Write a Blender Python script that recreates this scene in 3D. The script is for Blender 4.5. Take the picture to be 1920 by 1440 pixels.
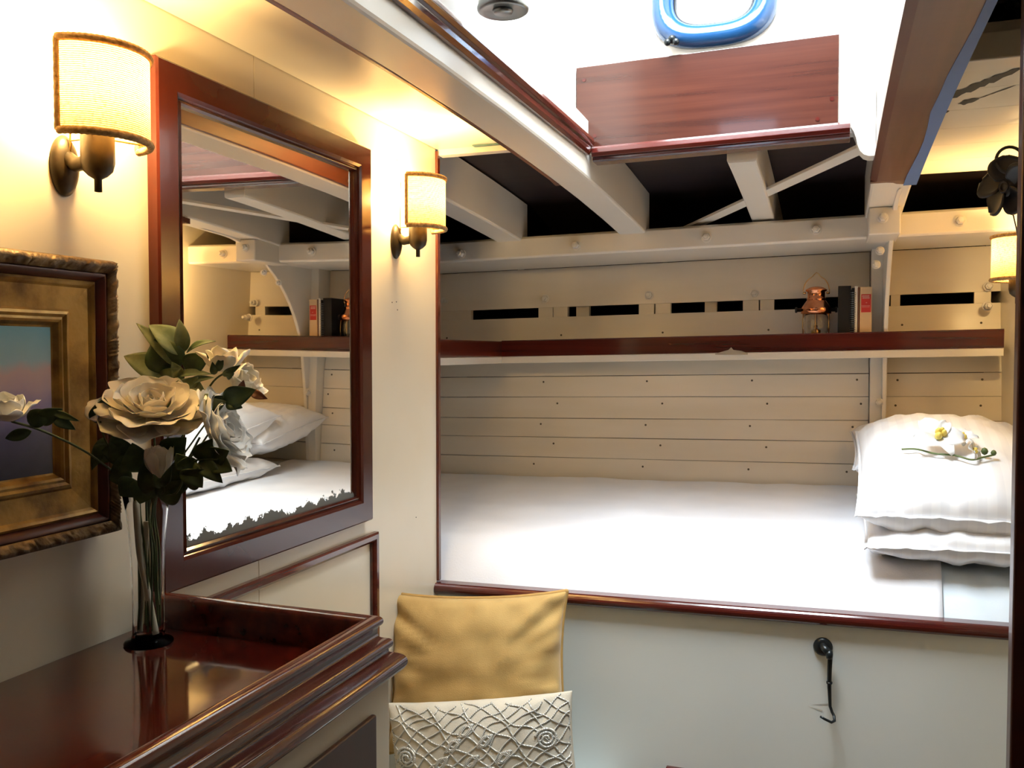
import bpy, bmesh, math, random
from mathutils import Vector, Matrix, noise
random.seed(7)
scene = bpy.context.scene
for o in list(bpy.data.objects): bpy.data.objects.remove(o)
R = math.radians
E = 1.35                                   # eye height above the cabin sole

# ------------------------------------------------------------------ camera
cam_d = bpy.data.cameras.new('camera'); cam = bpy.data.objects.new('camera', cam_d)
scene.collection.objects.link(cam); scene.camera = cam
cam_d.sensor_width = 36; cam_d.lens = 1675/1920*36; cam_d.clip_start = .02
cam.location = (0, 0, E); cam.rotation_euler = (R(90-2.05), 0, R(19.77))
# ------------------------------------------------------------------ world, exposure, large lights
w = bpy.data.worlds.new('sky'); scene.world = w; w.use_nodes = True
bg = w.node_tree.nodes['Background']; bg.inputs[0].default_value = (.62, .80, 1, 1); bg.inputs[1].default_value = 5.0
vs = scene.view_settings; vs.view_transform = 'Standard'; vs.look = 'None'; vs.gamma = 1; vs.exposure = 0.0
try: vs.use_curve_mapping = False
except Exception: pass
def area(name, loc, rot, sx, sy, power, col):
    l = bpy.data.lights.new(name, 'AREA'); l.shape = 'RECTANGLE'; l.size = sx; l.size_y = sy; l.energy = power; l.color = col
    o = bpy.data.objects.new(name, l); scene.collection.objects.link(o); o.location = loc; o.rotation_euler = rot
    return o
sky = area('skylight_daylight', (-.245, 1.60, E+1.20), (R(24), 0, 0), .54, .70, 27, (.86, .94, 1)); sky.data.spread = R(112)
area('aft_fill_light', (.0, -.55, E+.56), (R(35), 0, 0), .6, .5, .5, (.92, .95, 1))  # added fill light behind the camera; the deck has no hatch there

# ------------------------------------------------------------------ helpers
C = scene.collection
def zs(x): return .018*(x+.43)             # the ship's sheer lifts everything along the berth to the right
def arc(y): return .422-.029*(y-1.35)**2   # camber of the deck beams
def link(name, me, m=None, parent=None, smooth=False):
    o = bpy.data.objects.new(name, me); C.objects.link(o)
    if m: me.materials.append(m)
    if smooth:
        for p in me.polygons: p.use_smooth = True
    if parent: 
        o.parent = parent
        o.matrix_parent_inverse = Matrix.Translation(-Vector(parent.location)) if not parent.get('_local') else Matrix()
    return o
def obj(name, bm, m=None, parent=None, smooth=False, bevel=0, sub=0, autosmooth=None):
    bmesh.ops.recalc_face_normals(bm, faces=bm.faces[:])
    me = bpy.data.meshes.new(name); bm.to_mesh(me); bm.free()
    o = link(name, me, m, parent, smooth)
    if bevel:
        b = o.modifiers.new('bevel', 'BEVEL'); b.width = bevel; b.segments = 3; b.limit_method = 'ANGLE'; b.angle_limit = R(40)
    if sub:
        s = o.modifiers.new('sub', 'SUBSURF'); s.levels = sub; s.render_levels = sub
    return o
def tag(o, label=None, cat=None, group=None, kind=None):
    if label: o['label'] = label
    if cat: o['category'] = cat
    if group: o['group'] = group
    if kind: o['kind'] = kind
    return o
def thing(name, loc, label, cat, group=None, local=False):
    o = bpy.data.objects.new(name, None); C.objects.link(o); o.location = loc; o.empty_display_size = .05
    if local: o['_local'] = 1
    return tag(o, label, cat, group)
def box(bm, x0, x1, y0, y1, z0, z1, sheer=False):
    v = []
    for x in (x0, x1):
        for y in (y0, y1):
            for z in (z0, z1): v.append(bm.verts.new((x, y, E+z+(zs(x) if sheer else 0))))
    for f in ((0,1,3,2),(4,6,7,5),(0,4,5,1),(2,3,7,6),(0,2,6,4),(1,5,7,3)): bm.faces.new([v[i] for i in f])
def boxb(*a, **k):
    bm = bmesh.new(); box(bm, *a, **k); return bm
def tube(bm, pts, r, seg=8, cap=True):
    pts = [Vector(p) for p in pts]; n = len(pts); rr = r if isinstance(r, (list, tuple)) else [r]*n
    rings = []; up = None
    for i, p in enumerate(pts):
        t = (pts[min(i+1, n-1)]-pts[max(i-1, 0)])
        if t.length < 1e-9: t = Vector((0,0,1))
        t.normalize()
        if up is None: up = t.orthogonal().normalized()
        up = (up-t*up.dot(t))
        if up.length < 1e-6: up = t.orthogonal()
        up.normalize(); s = t.cross(up)
        rings.append([bm.verts.new(p+(up*math.cos(a)+s*math.sin(a))*rr[i]) for a in [2*math.pi*k/seg for k in range(seg)]])
    for a, b in zip(rings, rings[1:]):
        for k in range(seg): bm.faces.new((a[k], a[(k+1)%seg], b[(k+1)%seg], b[k]))
    if cap: bm.faces.new(rings[0][::-1]); bm.faces.new(rings[-1])
def lathe(bm, prof, seg=32, mat=None, sx=1, sy=1):
    """prof = [(r, z)], around z"""
    M = mat or Matrix(); rings = []
    for r, z in prof:
        if r < 1e-6: rings.append([bm.verts.new(M @ Vector((0, 0, z)))])
        else: rings.append([bm.verts.new(M @ Vector((r*sx*math.cos(2*math.pi*k/seg), r*sy*math.sin(2*math.pi*k/seg), z))) for k in range(seg)])
    for a, b in zip(rings, rings[1:]):
        for k in range(seg):
            k2 = (k+1) % seg
            f = [a[k % len(a)], a[k2 % len(a)], b[k2 % len(b)], b[k % len(b)]]
            g = []
            for v in f:
                if v not in g: g.append(v)
            if len(g) > 2:
                try: bm.faces.new(g)
                except ValueError: pass
def grid(bm, nu, nv, f, closed_u=False):
    V = [[bm.verts.new(f(i/(nu if closed_u else nu), j/nv)) for j in range(nv+1)] for i in range(nu+(0 if closed_u else 1))]
    n = len(V)
    for i in range(nu):
        for j in range(nv): bm.faces.new((V[i][j], V[(i+1) % n][j], V[(i+1) % n][j+1], V[i][j+1]))
    return V
def extrude_profile(bm, prof, path):
    """prof [(a,b)], path = list of functions mapping (a,b)->xyz ; caps the ends"""
    rings = [[bm.verts.new(f(a, b)) for a, b in prof] for f in path]
    n = len(prof)
    for r0, r1 in zip(rings, rings[1:]):
        for k in range(n): bm.faces.new((r0[k], r0[(k+1) % n], r1[(k+1) % n], r1[k]))
    bm.faces.new(rings[0][::-1]); bm.faces.new(rings[-1])
def solid(bm, polys, f0, f1):
    """prism of a 2-D outline; f0/f1 map 2-D to 3-D on the two faces"""
    a = [bm.verts.new(f0(*p)) for p in polys]; b = [bm.verts.new(f1(*p)) for p in polys]; n = len(a)
    bm.faces.new(a); bm.faces.new(b[::-1])
    for k in range(n): bm.faces.new((a[k], b[k], b[(k+1) % n], a[(k+1) % n]))
def frac(p, s, seed=0): return noise.noise(Vector((p[0]*s+seed, p[1]*s-seed, (p[2] if len(p) > 2 else 0)*s)))
def ray(px, py):
    c = cam.rotation_euler.to_matrix()
    return c @ Vector(((px-960)/1675, (720-py)/1675, -1))
def onx(px, py, x): d = ray(px, py); t = x/d.x; return Vector((0, 0, E))+d*t
def ony(px, py, y): d = ray(px, py); t = y/d.y; return Vector((0, 0, E))+d*t
def onz(px, py, z): d = ray(px, py); t = z/d.z; return Vector((0, 0, E))+d*t
def ond(px, py, f):                        # at forward distance f from the camera station
    return Vector((0, 0, E))+ray(px, py)*f

# ------------------------------------------------------------------ materials
def mat(name, col, rough=.5, metal=0, **k):
    m = bpy.data.materials.new(name); m.use_nodes = True; b = m.node_tree.nodes['Principled BSDF']
    b.inputs['Base Color'].default_value = (*col, 1); b.inputs['Roughness'].default_value = rough; b.inputs['Metallic'].default_value = metal
    for a, v in k.items(): b.inputs[a.replace('_', ' ')].default_value = v
    return m
def nodes(m): return m.node_tree.nodes, m.node_tree.links, m.node_tree.nodes['Principled BSDF']
def noisy(m, c1, c2, scale=(4, 4, 4), detail=4, lo=.35, hi=.65, bump=0, bscale=None, rough=None):
    n, l, b = nodes(m); tc = n.new('ShaderNodeTexCoord'); mp = n.new('ShaderNodeMapping'); l.new(tc.outputs['Object'], mp.inputs[0])
    mp.inputs['Scale'].default_value = scale
    t = n.new('ShaderNodeTexNoise'); t.inputs['Scale'].default_value = 1; t.inputs['Detail'].default_value = detail; l.new(mp.outputs[0], t.inputs[0])
    r = n.new('ShaderNodeValToRGB'); r.color_ramp.elements[0].position = lo; r.color_ramp.elements[1].position = hi
    r.color_ramp.elements[0].color = (*c1, 1); r.color_ramp.elements[1].color = (*c2, 1)
    l.new(t.outputs[0], r.inputs[0]); l.new(r.outputs[0], b.inputs['Base Color'])
    if bump:
        t2 = n.new('ShaderNodeTexNoise'); t2.inputs['Scale'].default_value = bscale or 60; t2.inputs['Detail'].default_value = 3
        l.new(tc.outputs['Object'], t2.inputs[0]); bp = n.new('ShaderNodeBump'); bp.inputs['Strength'].default_value = bump; bp.inputs['Distance'].default_value = .002
        l.new(t2.outputs[0], bp.inputs['Height']); l.new(bp.outputs[0], b.inputs['Normal'])
    return m
def wood(name, c1, c2, along='x', rough=.16, coat=.6, k=1.0):
    sc = {'x': (2, 55, 55), 'y': (55, 2, 55), 'z': (55, 55, 2)}[along]
    m = mat(name, c1, rough); noisy(m, c1, c2, tuple(s*k for s in sc), 5, .3, .7, .12, 25)
    b = m.node_tree.nodes['Principled BSDF']; b.inputs['Coat Weight'].default_value = coat; b.inputs['Coat Roughness'].default_value = .06
    return m
CREAM = mat('cream_gloss_paint', (.76, .68, .53), .28); noisy(CREAM, (.73, .65, .50), (.78, .71, .57), (3, 3, 3), 3, bump=.10, bscale=18)
WHITE = mat('white_gloss_paint', (.80, .78, .72), .30); noisy(WHITE, (.79, .74, .66), (.83, .79, .72), (3, 3, 3), 3, bump=.12, bscale=22)
PLANK = mat('plank_paint', (.74, .69, .58), .26); noisy(PLANK, (.77, .69, .56), (.83, .76, .65), (1.5, 5, 9), 3, bump=.12, bscale=16)
PANEL = mat('berth_panel_paint', (.68, .73, .71), .38); noisy(PANEL, (.65, .70, .68), (.70, .75, .73), (2, 2, 2), 2, bump=.10, bscale=12)
MAHX = wood('mahogany_along_x', (.045, .006, .005), (.095, .014, .009), 'x')
MAHY = wood('mahogany_along_y', (.050, .008, .005), (.12, .020, .010), 'y')
MAHZ = wood('mahogany_along_z', (.060, .011, .006), (.13, .026, .012), 'z')
MAHF = mat('mahogany_frame', (.05, .01, .006), .16); noisy(MAHF, (.040, .008, .005), (.062, .012, .007), (5, 5, 5), 4, bump=.06, bscale=20); MAHF.node_tree.nodes['Principled BSDF'].inputs['Coat Weight'].default_value = .15; MAHF.node_tree.nodes['Principled BSDF'].inputs['Specular IOR Level'].default_value = .35
MAHJ = wood('mahogany_jamb', (.030, .006, .003), (.050, .010, .005), 'z', rough=.3, coat=.1)
MAHTOP = wood('mahogany_table_top', (.032, .003, .002), (.065, .007, .003), 'y', rough=.10, coat=.8)
MAHRAW = wood('mahogany_open_grain', (.085, .024, .016), (.17, .055, .032), 'y', rough=.35, coat=.2, k=.5)
MAHLIT = wood('mahogany_ribbon_grain', (.040, .010, .006), (.072, .020, .011), 'x', rough=.20, coat=.6, k=1.2)
DECKW = wood('deck_wood_shaded', (.010, .006, .009), (.020, .009, .011), 'x', rough=.6, coat=0)  # shade under the deck, with its blue cast, put into the wood colour
DARK = mat('painted_hull_shade', (.003, .005, .012), .9)  # bluish near-black: unlit shade painted as the hull's colour
FLOORM = wood('sole_boards', (.10, .045, .020), (.18, .09, .045), 'y', rough=.3)
BRONZE = mat('aged_bronze', (.05, .04, .02), .42, .45); noisy(BRONZE, (.030, .022, .012), (.065, .048, .026), (40, 40, 40), 3, bump=.1, bscale=90)
BLACKP = mat('black_plastic', (.004, .004, .005), .45)
IRON = mat('black_iron', (.012, .016, .018), .32, .4)
COPPER = mat('copper', (.80, .32, .16), .18, 1.0); noisy(COPPER, (.62, .22, .10), (.85, .38, .20), (30, 30, 30), 2)
BRASS = mat('brass', (.62, .42, .18), .22, 1)
STEEL = mat('dull_steel', (.32, .34, .34), .35, .9)
GLASS = mat('clear_glass', (1, 1, 1), .02, Transmission_Weight=1.0, IOR=1.45)
VGLASS = mat('thin_vase_glass', (1, 1, 1), .0, Transmission_Weight=1.0, IOR=1.09)
PANE = mat('portlight_pane', (.9, .96, 1), .05, Transmission_Weight=1.0, IOR=1.02)
BLUEP = mat('portlight_blue_black_paint', (.015, .07, .19), .18, .1, Coat_Weight=.6)
TAPE = mat('blue_masking_tape', (.10, .19, .42), .6)
TEAL = mat('old_teal_paint', (.10, .20, .19), .6)
COTTON = mat('white_cotton', (.86, .86, .88), .85, Sheen_Weight=.2); noisy(COTTON, (.76, .77, .81), (.80, .81, .85), (8, 8, 8), 2, bump=.25, bscale=260)
SHEET = mat('pale_blue_sheet', (.74, .82, .88), .75); noisy(SHEET, (.70, .79, .86), (.78, .86, .91), (8, 8, 8), 2, bump=.15, bscale=200)
GOLDC = mat('mustard_cotton', (.56, .36, .11), .8, Sheen_Weight=.3); noisy(GOLDC, (.44, .28, .085), (.52, .34, .11), (9, 9, 9), 3, bump=.3, bscale=420)
PIPE = mat('mustard_piping', (.42, .25, .07), .8)
LINEN = mat('ivory_linen', (.66, .62, .50), .85); noisy(LINEN, (.54, .50, .40), (.61, .57, .47), (9, 9, 9), 3, bump=.3, bscale=420)
CORD = mat('silver_cord', (.40, .40, .36), .45, .25)
# twisted look of the cord
n_, l_, b_ = nodes(CORD); tc_ = n_.new('ShaderNodeTexCoord'); wv = n_.new('ShaderNodeTexWave'); wv.inputs['Scale'].default_value = 160; wv.bands_direction = 'DIAGONAL'
l_.new(tc_.outputs['Object'], wv.inputs[0]); rp = n_.new('ShaderNodeValToRGB'); rp.color_ramp.elements[0].color = (.27, .27, .25, 1); rp.color_ramp.elements[1].color = (.80, .79, .72, 1)
l_.new(wv.outputs[0], rp.inputs[0]); l_.new(rp.outputs[0], b_.inputs['Base Color'])
# striped pillow case : satin stripes woven in
PCASE = mat('striped_pillowcase', (.88, .88, .90), .6)
n_, l_, b_ = nodes(PCASE); tc_ = n_.new('ShaderNodeTexCoord'); wv = n_.new('ShaderNodeTexWave'); wv.inputs['Scale'].default_value = 9; wv.bands_direction = 'X'; wv.inputs['Distortion'].default_value = 0
l_.new(tc_.outputs['Object'], wv.inputs[0]); rp = n_.new('ShaderNodeValToRGB'); rp.color_ramp.interpolation = 'LINEAR'
rp.color_ramp.elements[0].position = .42; rp.color_ramp.elements[1].position = .56
rp.color_ramp.elements[0].color = (.84, .84, .86, 1); rp.color_ramp.elements[1].color = (.89, .89, .90, 1)
l_.new(wv.outputs[0], rp.inputs[0]); l_.new(rp.outputs[0], b_.inputs['Base Color'])
rp2 = n_.new('ShaderNodeValToRGB'); rp2.color_ramp.elements[0].color = (.5, .5, .5, 1); rp2.color_ramp.elements[1].color = (.75, .75, .75, 1); l_.new(wv.outputs[0], rp2.inputs[0]); l_.new(rp2.outputs[0], b_.inputs['Roughness'])
GILT = mat('worn_gilding', (.42, .25, .06), .42, .55); noisy(GILT, (.09, .04, .012), (.42, .25, .065), (22, 22, 22), 6, .30, .62, bump=.5, bscale=70)
GILTD = mat('carved_gilt_edge', (.3, .19, .07), .5, .45); noisy(GILTD, (.07, .04, .016), (.27, .18, .085), (45, 45, 45), 5, .38, .66, bump=.8, bscale=120)
REDBOLE = mat('dark_red_bole', (.07, .014, .008), .4)
PETAL = mat('ivory_petal', (.93, .85, .71), .55, Subsurface_Weight=.15); PETAL.node_tree.nodes['Principled BSDF'].inputs['Subsurface Radius'].default_value = (.02, .015, .01)
PETW = mat('white_petal', (.92, .91, .87), .55)
LEAFG = mat('grey_green_leaf', (.16, .20, .085), .7); noisy(LEAFG, (.12, .16, .06), (.22, .26, .13), (60, 60, 60), 3)
LEAFR = mat('rose_leaf', (.035, .075, .022), .5); noisy(LEAFR, (.025, .05, .015), (.07, .12, .035), (50, 50, 50), 3)
BROWNL = mat('brown_leaf', (.16, .05, .02), .6)
STEMM = mat('pale_stem', (.55, .52, .40), .6)
STEMG = mat('green_stem', (.07, .10, .035), .6)
BOOKB = mat('black_book_cloth', (.004, .005, .007), .8)
BOOKC = mat('cream_book_cloth', (.70, .50, .29), .6)
PAPER = mat('book_paper', (.62, .58, .48), .8); noisy(PAPER, (.5, .46, .38), (.66, .62, .52), (400, 4, 4), 2)
BROWNC = mat('brown_book_cover', (.16, .055, .025), .6)
REDL = mat('red_book_label', (.55, .03, .03), .5)
PINKL = mat('pale_label_print', (.75, .42, .36), .6)

# shade cloth : woven grass cloth that lets the bulb through
def shade_mat():
    m = bpy.data.materials.new('woven_shade_cloth'); m.use_nodes = True; n = m.node_tree.nodes; l = m.node_tree.links; n.clear()
    out = n.new('ShaderNodeOutputMaterial'); tc = n.new('ShaderNodeTexCoord')
    w1 = n.new('ShaderNodeTexWave'); w1.wave_type = 'BANDS'; w1.bands_direction = 'Z'; w1.inputs['Scale'].default_value = 130; w1.inputs['Distortion'].default_value = 1.2; w1.inputs['Detail'].default_value = 1
    nz = n.new('ShaderNodeTexNoise'); nz.inputs['Scale'].default_value = 260; nz.inputs['Detail'].default_value = 2
    l.new(tc.outputs['Object'], w1.inputs[0]); l.new(tc.outputs['Object'], nz.inputs[0])
    mx = n.new('ShaderNodeMath'); mx.operation = 'MULTIPLY'; l.new(w1.outputs[1], mx.inputs[0]); l.new(nz.outputs[0], mx.inputs[1])
    r = n.new('ShaderNodeValToRGB'); r.color_ramp.elements[0].position = .05; r.color_ramp.elements[1].position = .4
    r.color_ramp.elements[0].color = (.10, .045, .012, 1); r.color_ramp.elements[1].color = (.62, .42, .17, 1); l.new(mx.outputs[0], r.inputs[0])
    t = n.new('ShaderNodeBsdfTranslucent'); d = n.new('ShaderNodeBsdfDiffuse'); mix = n.new('ShaderNodeMixShader'); mix.inputs[0].default_value = .42
    l.new(r.outputs[0], t.inputs[0]); l.new(r.outputs[0], d.inputs[0]); l.new(t.outputs[0], mix.inputs[1]); l.new(d.outputs[0], mix.inputs[2]); l.new(mix.outputs[0], out.inputs[0])
    return m
SHADE = shade_mat()
SHTRIM = mat('jute_braid', (.40, .25, .10), .8); noisy(SHTRIM, (.28, .16, .06), (.52, .34, .15), (160, 160, 160), 3, bump=.6, bscale=300)
BULB = mat('frosted_bulb', (1, .9, .7), .4); b_ = nodes(BULB)[2]; b_.inputs['Emission Color'].default_value = (1, .66, .28, 1); b_.inputs['Emission Strength'].default_value = 12

# mirror with lost silvering along its lower edge
MIR = mat('silvered_glass', (.90, .88, .82), .012, 1.0)
n_, l_, b_ = nodes(MIR); tc_ = n_.new('ShaderNodeTexCoord'); sp = n_.new('ShaderNodeSeparateXYZ'); l_.new(tc_.outputs['Object'], sp.inputs[0])
nz = n_.new('ShaderNodeTexNoise'); nz.inputs['Scale'].default_value = 26; nz.inputs['Detail'].default_value = 9; nz.inputs['Roughness'].default_value = .72; l_.new(tc_.outputs['Object'], nz.inputs[0])
m1 = n_.new('ShaderNodeMath'); m1.operation = 'MULTIPLY_ADD'; m1.inputs[1].default_value = .085; m1.inputs[2].default_value = E-.296-.020; l_.new(nz.outputs[0], m1.inputs[0])
m2 = n_.new('ShaderNodeMath'); m2.operation = 'LESS_THAN'; l_.new(sp.outputs[2], m2.inputs[0]); l_.new(m1.outputs[0], m2.inputs[1])
mc = n_.new('ShaderNodeMix'); mc.data_type = 'RGBA'; mc.inputs[6].default_value = (.93, .90, .82, 1); mc.inputs[7].default_value = (.13, .14, .13, 1); l_.new(m2.outputs[0], mc.inputs[0]); l_.new(mc.outputs[2], b_.inputs['Base Color'])
mr = n_.new('ShaderNodeMath'); mr.operation = 'MULTIPLY_ADD'; mr.inputs[1].default_value = .6; mr.inputs[2].default_value = .012; l_.new(m2.outputs[0], mr.inputs[0]); l_.new(mr.outputs[0], b_.inputs['Roughness'])
mm = n_.new('ShaderNodeMath'); mm.operation = 'SUBTRACT'; mm.inputs[0].default_value = 1; l_.new(m2.outputs[0], mm.inputs[1]); l_.new(mm.outputs[0], b_.inputs['Metallic'])

# ================================================================== SETTING
S = lambda o: tag(o, kind='structure')
def struct(name, bm, m, **k): return S(obj(name, bm, m, **k))
WL, YB, WR = -.9, 1.963, .485              # left wall plane, berth front plane, right wall plane
ZC = .484                                   # cabin ceiling above the eye
struct('floor', boxb(-2.0, 1.6, -1.6, 3.5, -E-.03, -E), FLOORM)
# left wall : three boards with fine joints
bm = bmesh.new()
for y0, y1 in ((-1.5, 1.2515), (1.2525, YB)): box(bm, WL-.03, WL, y0, y1, -E, ZC+.12)
struct('wall_left', bm, CREAM, bevel=.001)
bm = bmesh.new()
for a, b in ((735, 567), (743, 566), (745, 581), (780, 970), (744, 300)):
    p_ = onx(a, b, WL); lathe(bm, [(0, -.001), (.0014, -.001), (.0014, .0006), (0, .0006)], 8, Matrix.Translation(p_) @ Matrix.Rotation(R(90), 4, 'Y'))
obj('screw_hole', bm, mat('screw_holes', (.05, .03, .02), .8), bpy.data.objects['wall_left'])
# hull side outside everything, with shade painted into its colour
bm = bmesh.new()
box(bm, -2.0, 1.6, 3.42, 3.46, -E, .75); box(bm, -1.96, -1.92, -1.5, 3.45, -E, .75)
struct('wall_far', bm, DARK)
bm = bmesh.new(); box(bm, -1.46, -1.42, YB, 3.4, -E, .30); struct('wall_berth_end', bm, WHITE)
bm = bmesh.new(); box(bm, -1.95, WL-.031, YB-.06, YB-.03, -E, .72); struct('wall_outer', bm, DARK)
bm = bmesh.new(); box(bm, WR, WR+.03, 1.50, 3.42, -E, .70)
struct('wall_right', bm, CREAM)
bm = bmesh.new(); box(bm, -1.0, 1.6, -1.56, -1.5, -E, .75); box(bm, 1.56, 1.6, -1.5, 3.42, -E, .75)
struct('wall_near', bm, CREAM)
# partition with the dark jamb on the right
bm = bmesh.new(); box(bm, .311, 1.56, 1.20, 1.22, -E, .70); struct('wall_partition', bm, CREAM)
struct('door_1', boxb(.206, .31, 1.20, 1.226, -E, .62), MAHJ, bevel=.003)
# ceilings
struct('ceiling', boxb(WL+.0022, -.634, -1.5, YB+.005, ZC, ZC+.03), CREAM)
struct('trim_1', boxb(WL+.004, -.634, YB+.007, YB+.035, ZC-.014, ZC+.04), WHITE)
struct('trim_4', boxb(-.80, -.634, YB-.012, YB+.004, ZC-.0025, ZC-.0003), TEAL)
bm = bmesh.new()
ys = [1.56+i*(2.62-1.56)/7 for i in range(8)]
for a, b in zip(ys, ys[1:]):
    za = .487-.029*max(0, a-1.9)**2; zb = .487-.029*max(0, b-1.9)**2
    v = [bm.verts.new((x, y, E+z+t)) for x in (.176, WR) for (y, z) in ((a, za), (b-.0012, zb)) for t in (0, .02)]
    for f in ((0,1,3,2),(4,6,7,5),(0,4,5,1),(2,3,7,6),(0,2,6,4),(1,5,7,3)): bm.faces.new([v[i] for i in f])
struct('ceiling_right', bm, CREAM)
# deck above, open at the skylight
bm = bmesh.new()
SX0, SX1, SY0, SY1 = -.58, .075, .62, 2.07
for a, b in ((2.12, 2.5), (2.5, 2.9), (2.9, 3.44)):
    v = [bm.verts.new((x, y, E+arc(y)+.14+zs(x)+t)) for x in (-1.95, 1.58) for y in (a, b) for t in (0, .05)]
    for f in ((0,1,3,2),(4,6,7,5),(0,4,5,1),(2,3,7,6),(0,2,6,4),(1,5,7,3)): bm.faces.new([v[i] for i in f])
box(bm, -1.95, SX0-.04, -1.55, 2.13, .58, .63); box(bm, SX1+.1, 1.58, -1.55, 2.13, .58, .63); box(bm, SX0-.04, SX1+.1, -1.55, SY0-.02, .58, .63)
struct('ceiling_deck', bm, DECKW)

# skylight well -------------------------------------------------------------
def far_panel():
    """far coaming with an oval cut out, one sheet with thickness"""
    bm = bmesh.new(); cx, cz = PX, PZ; N = 48; y0, y1 = SY1, SY1+.04
    inner = [oval(2*math.pi*k/N, .113, .085) for k in range(N)]
    x0, x1, z0, z1 = SX0, SX1+.02, .47, 1.30
    def outer(a):
        c, s = math.cos(a), math.sin(a); t = 9
        if c > 1e-9: t = min(t, (x1-cx)/c)
        if c < -1e-9: t = min(t, (x0-cx)/c)
        if s > 1e-9: t = min(t, (z1-cz)/s)
        if s < -1e-9: t = min(t, (z0-cz)/s)
        return cx+c*t, cz+s*t
    angs = sorted([2*math.pi*k/N for k in range(N)]+[math.atan2(z-cz, x-cx) % (2*math.pi) for x in (x0, x1) for z in (z0, z1)])
    rings = []
    for y in (y0, y1):
        I = []; O = []
        for a in angs:
            i = oval(a, .113, .085); I.append(bm.verts.new((cx+i[0], y, E+cz+i[1]))); q = outer(a); O.append(bm.verts.new((q[0], y, E+q[1])))
        rings.append((I, O))
    n = len(angs)
    for k in range(n):
        k2 = (k+1) % n
        for (I, O) in rings: bm.faces.new((I[k], I[k2], O[k2], O[k]))
        (I0, O0), (I1, O1) = rings
        bm.faces.new((I0[k], I1[k], I1[k2], I0[k2])); bm.faces.new((O0[k], O0[k2], O1[k2], O1[k]))
    return bm
PX, PZ = -.262, .797
def oval(a, rx, rz, p=2.9):
    c, s = math.cos(a), math.sin(a); t = (abs(c/rx)**p+abs(s/rz)**p)**(-1/p); return (c*t, s*t)
struct('skylight_coaming_far', far_panel(), WHITE)
bm = bmesh.new(); box(bm, SX0-.04, SX0, SY0-.04, SY1+.04, .50, 1.30); struct('skylight_coaming_left', bm, WHITE)
bm = bmesh.new(); box(bm, SX1+.02, SX1+.06, SY0-.04, SY1+.04, .54, 1.30); struct('skylight_coaming_right', bm, WHITE)
bm = bmesh.new(); box(bm, SX0, -.42, SY0-.04, SY0, .50, 1.30); box(bm, -.21, SX1+.02, SY0-.04, SY0, .50, 1.30); box(bm, -.42, -.21, SY0-.04, SY0, .50, .72); box(bm, -.42, -.21, SY0-.04, SY0, .88, 1.30)
struct('skylight_coaming_near', bm, MAHX)  # unseen side; dark wood and opening added to shape the board's reflection
bm = bmesh.new(); box(bm, SX0-.04, SX1+.06, SY0-.04, SY1+.04, 1.40, 1.43); struct('skylight_lid', bm, WHITE)
# portlight
win = bpy.data.objects.new('window_1', None); C.objects.link(win); win.location = (PX, SY1, E+PZ); S(win)
def ring_oval(prof, N=64):
    bm = bmesh.new()
    rings = [[bm.verts.new((PX+q[0], SY1+dy, E+PZ+q[1])) for (rx, rz, dy) in prof] for q_ in [0] for a in [2*math.pi*k/N for k in range(N)] for q in [None] if True] if False else []
    for k in range(N):
        a = 2*math.pi*k/N; row = []
        for off, dy in prof:
            q = oval(a, .113+off, .085+off); row.append(bm.verts.new((PX+q[0], SY1+dy, E+PZ+q[1])))
        rings.append(row)
    m = len(prof)
    for k in range(N):
        A, B = rings[k], rings[(k+1) % N]
        for j in range(m): bm.faces.new((A[j], A[(j+1) % m], B[(j+1) % m], B[j]))
    return bm
obj('window_frame', ring_oval([(-.020, .02), (-.024, -.006), (-.018, -.022), (-.004, -.033), (.012, -.034), (.023, -.024), (.028, -.010), (.028, 0), (-.002, 0), (-.002, .02)]), BLUEP, win, smooth=True)
obj('gasket', ring_oval([(-.022, .0), (-.028, -.003), (-.028, .006), (-.022, .012)]), BLACKP, win, smooth=True)
bm = bmesh.new(); N = 48
a = [bm.verts.new((PX+q[0], SY1+.004, E+PZ+q[1])) for q in [oval(2*math.pi*k/N, .101, .073) for k in range(N)]]
b = [bm.verts.new((PX+q[0], SY1+.010, E+PZ+q[1])) for q in [oval(2*math.pi*k/N, .101, .073) for k in range(N)]]
bm.faces.new(a); bm.faces.new(b[::-1])
for k in range(N): bm.faces.new((a[k], b[k], b[(k+1) % N], a[(k+1) % N]))
obj('window_glass', bm, PANE, win)
bm = bmesh.new(); M = Matrix.Translation((PX-.088, SY1-.03, E+PZ-.093)) @ Matrix.Rotation(R(90), 4, 'X')
lathe(bm, [(0, -.012), (.009, -.012), (.010, 0), (.006, .010), (0, .012)], 16, M)
for dx, dz in ((-.009, -.006), (.010, -.007)):
    lathe(bm, [(0, -.006), (.007, -.005), (.008, 0), (.006, .006), (0, .007)], 12, Matrix.Translation((PX-.088+dx, SY1-.040, E+PZ-.096+dz)) @ Matrix.Rotation(R(90), 4, 'X'))
tube(bm, [(PX-.088, SY1-.02, E+PZ-.09), (PX-.080, SY1-.024, E+PZ-.078)], .006)
obj('wing_nut', bm, IRON, win, smooth=True)

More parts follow.
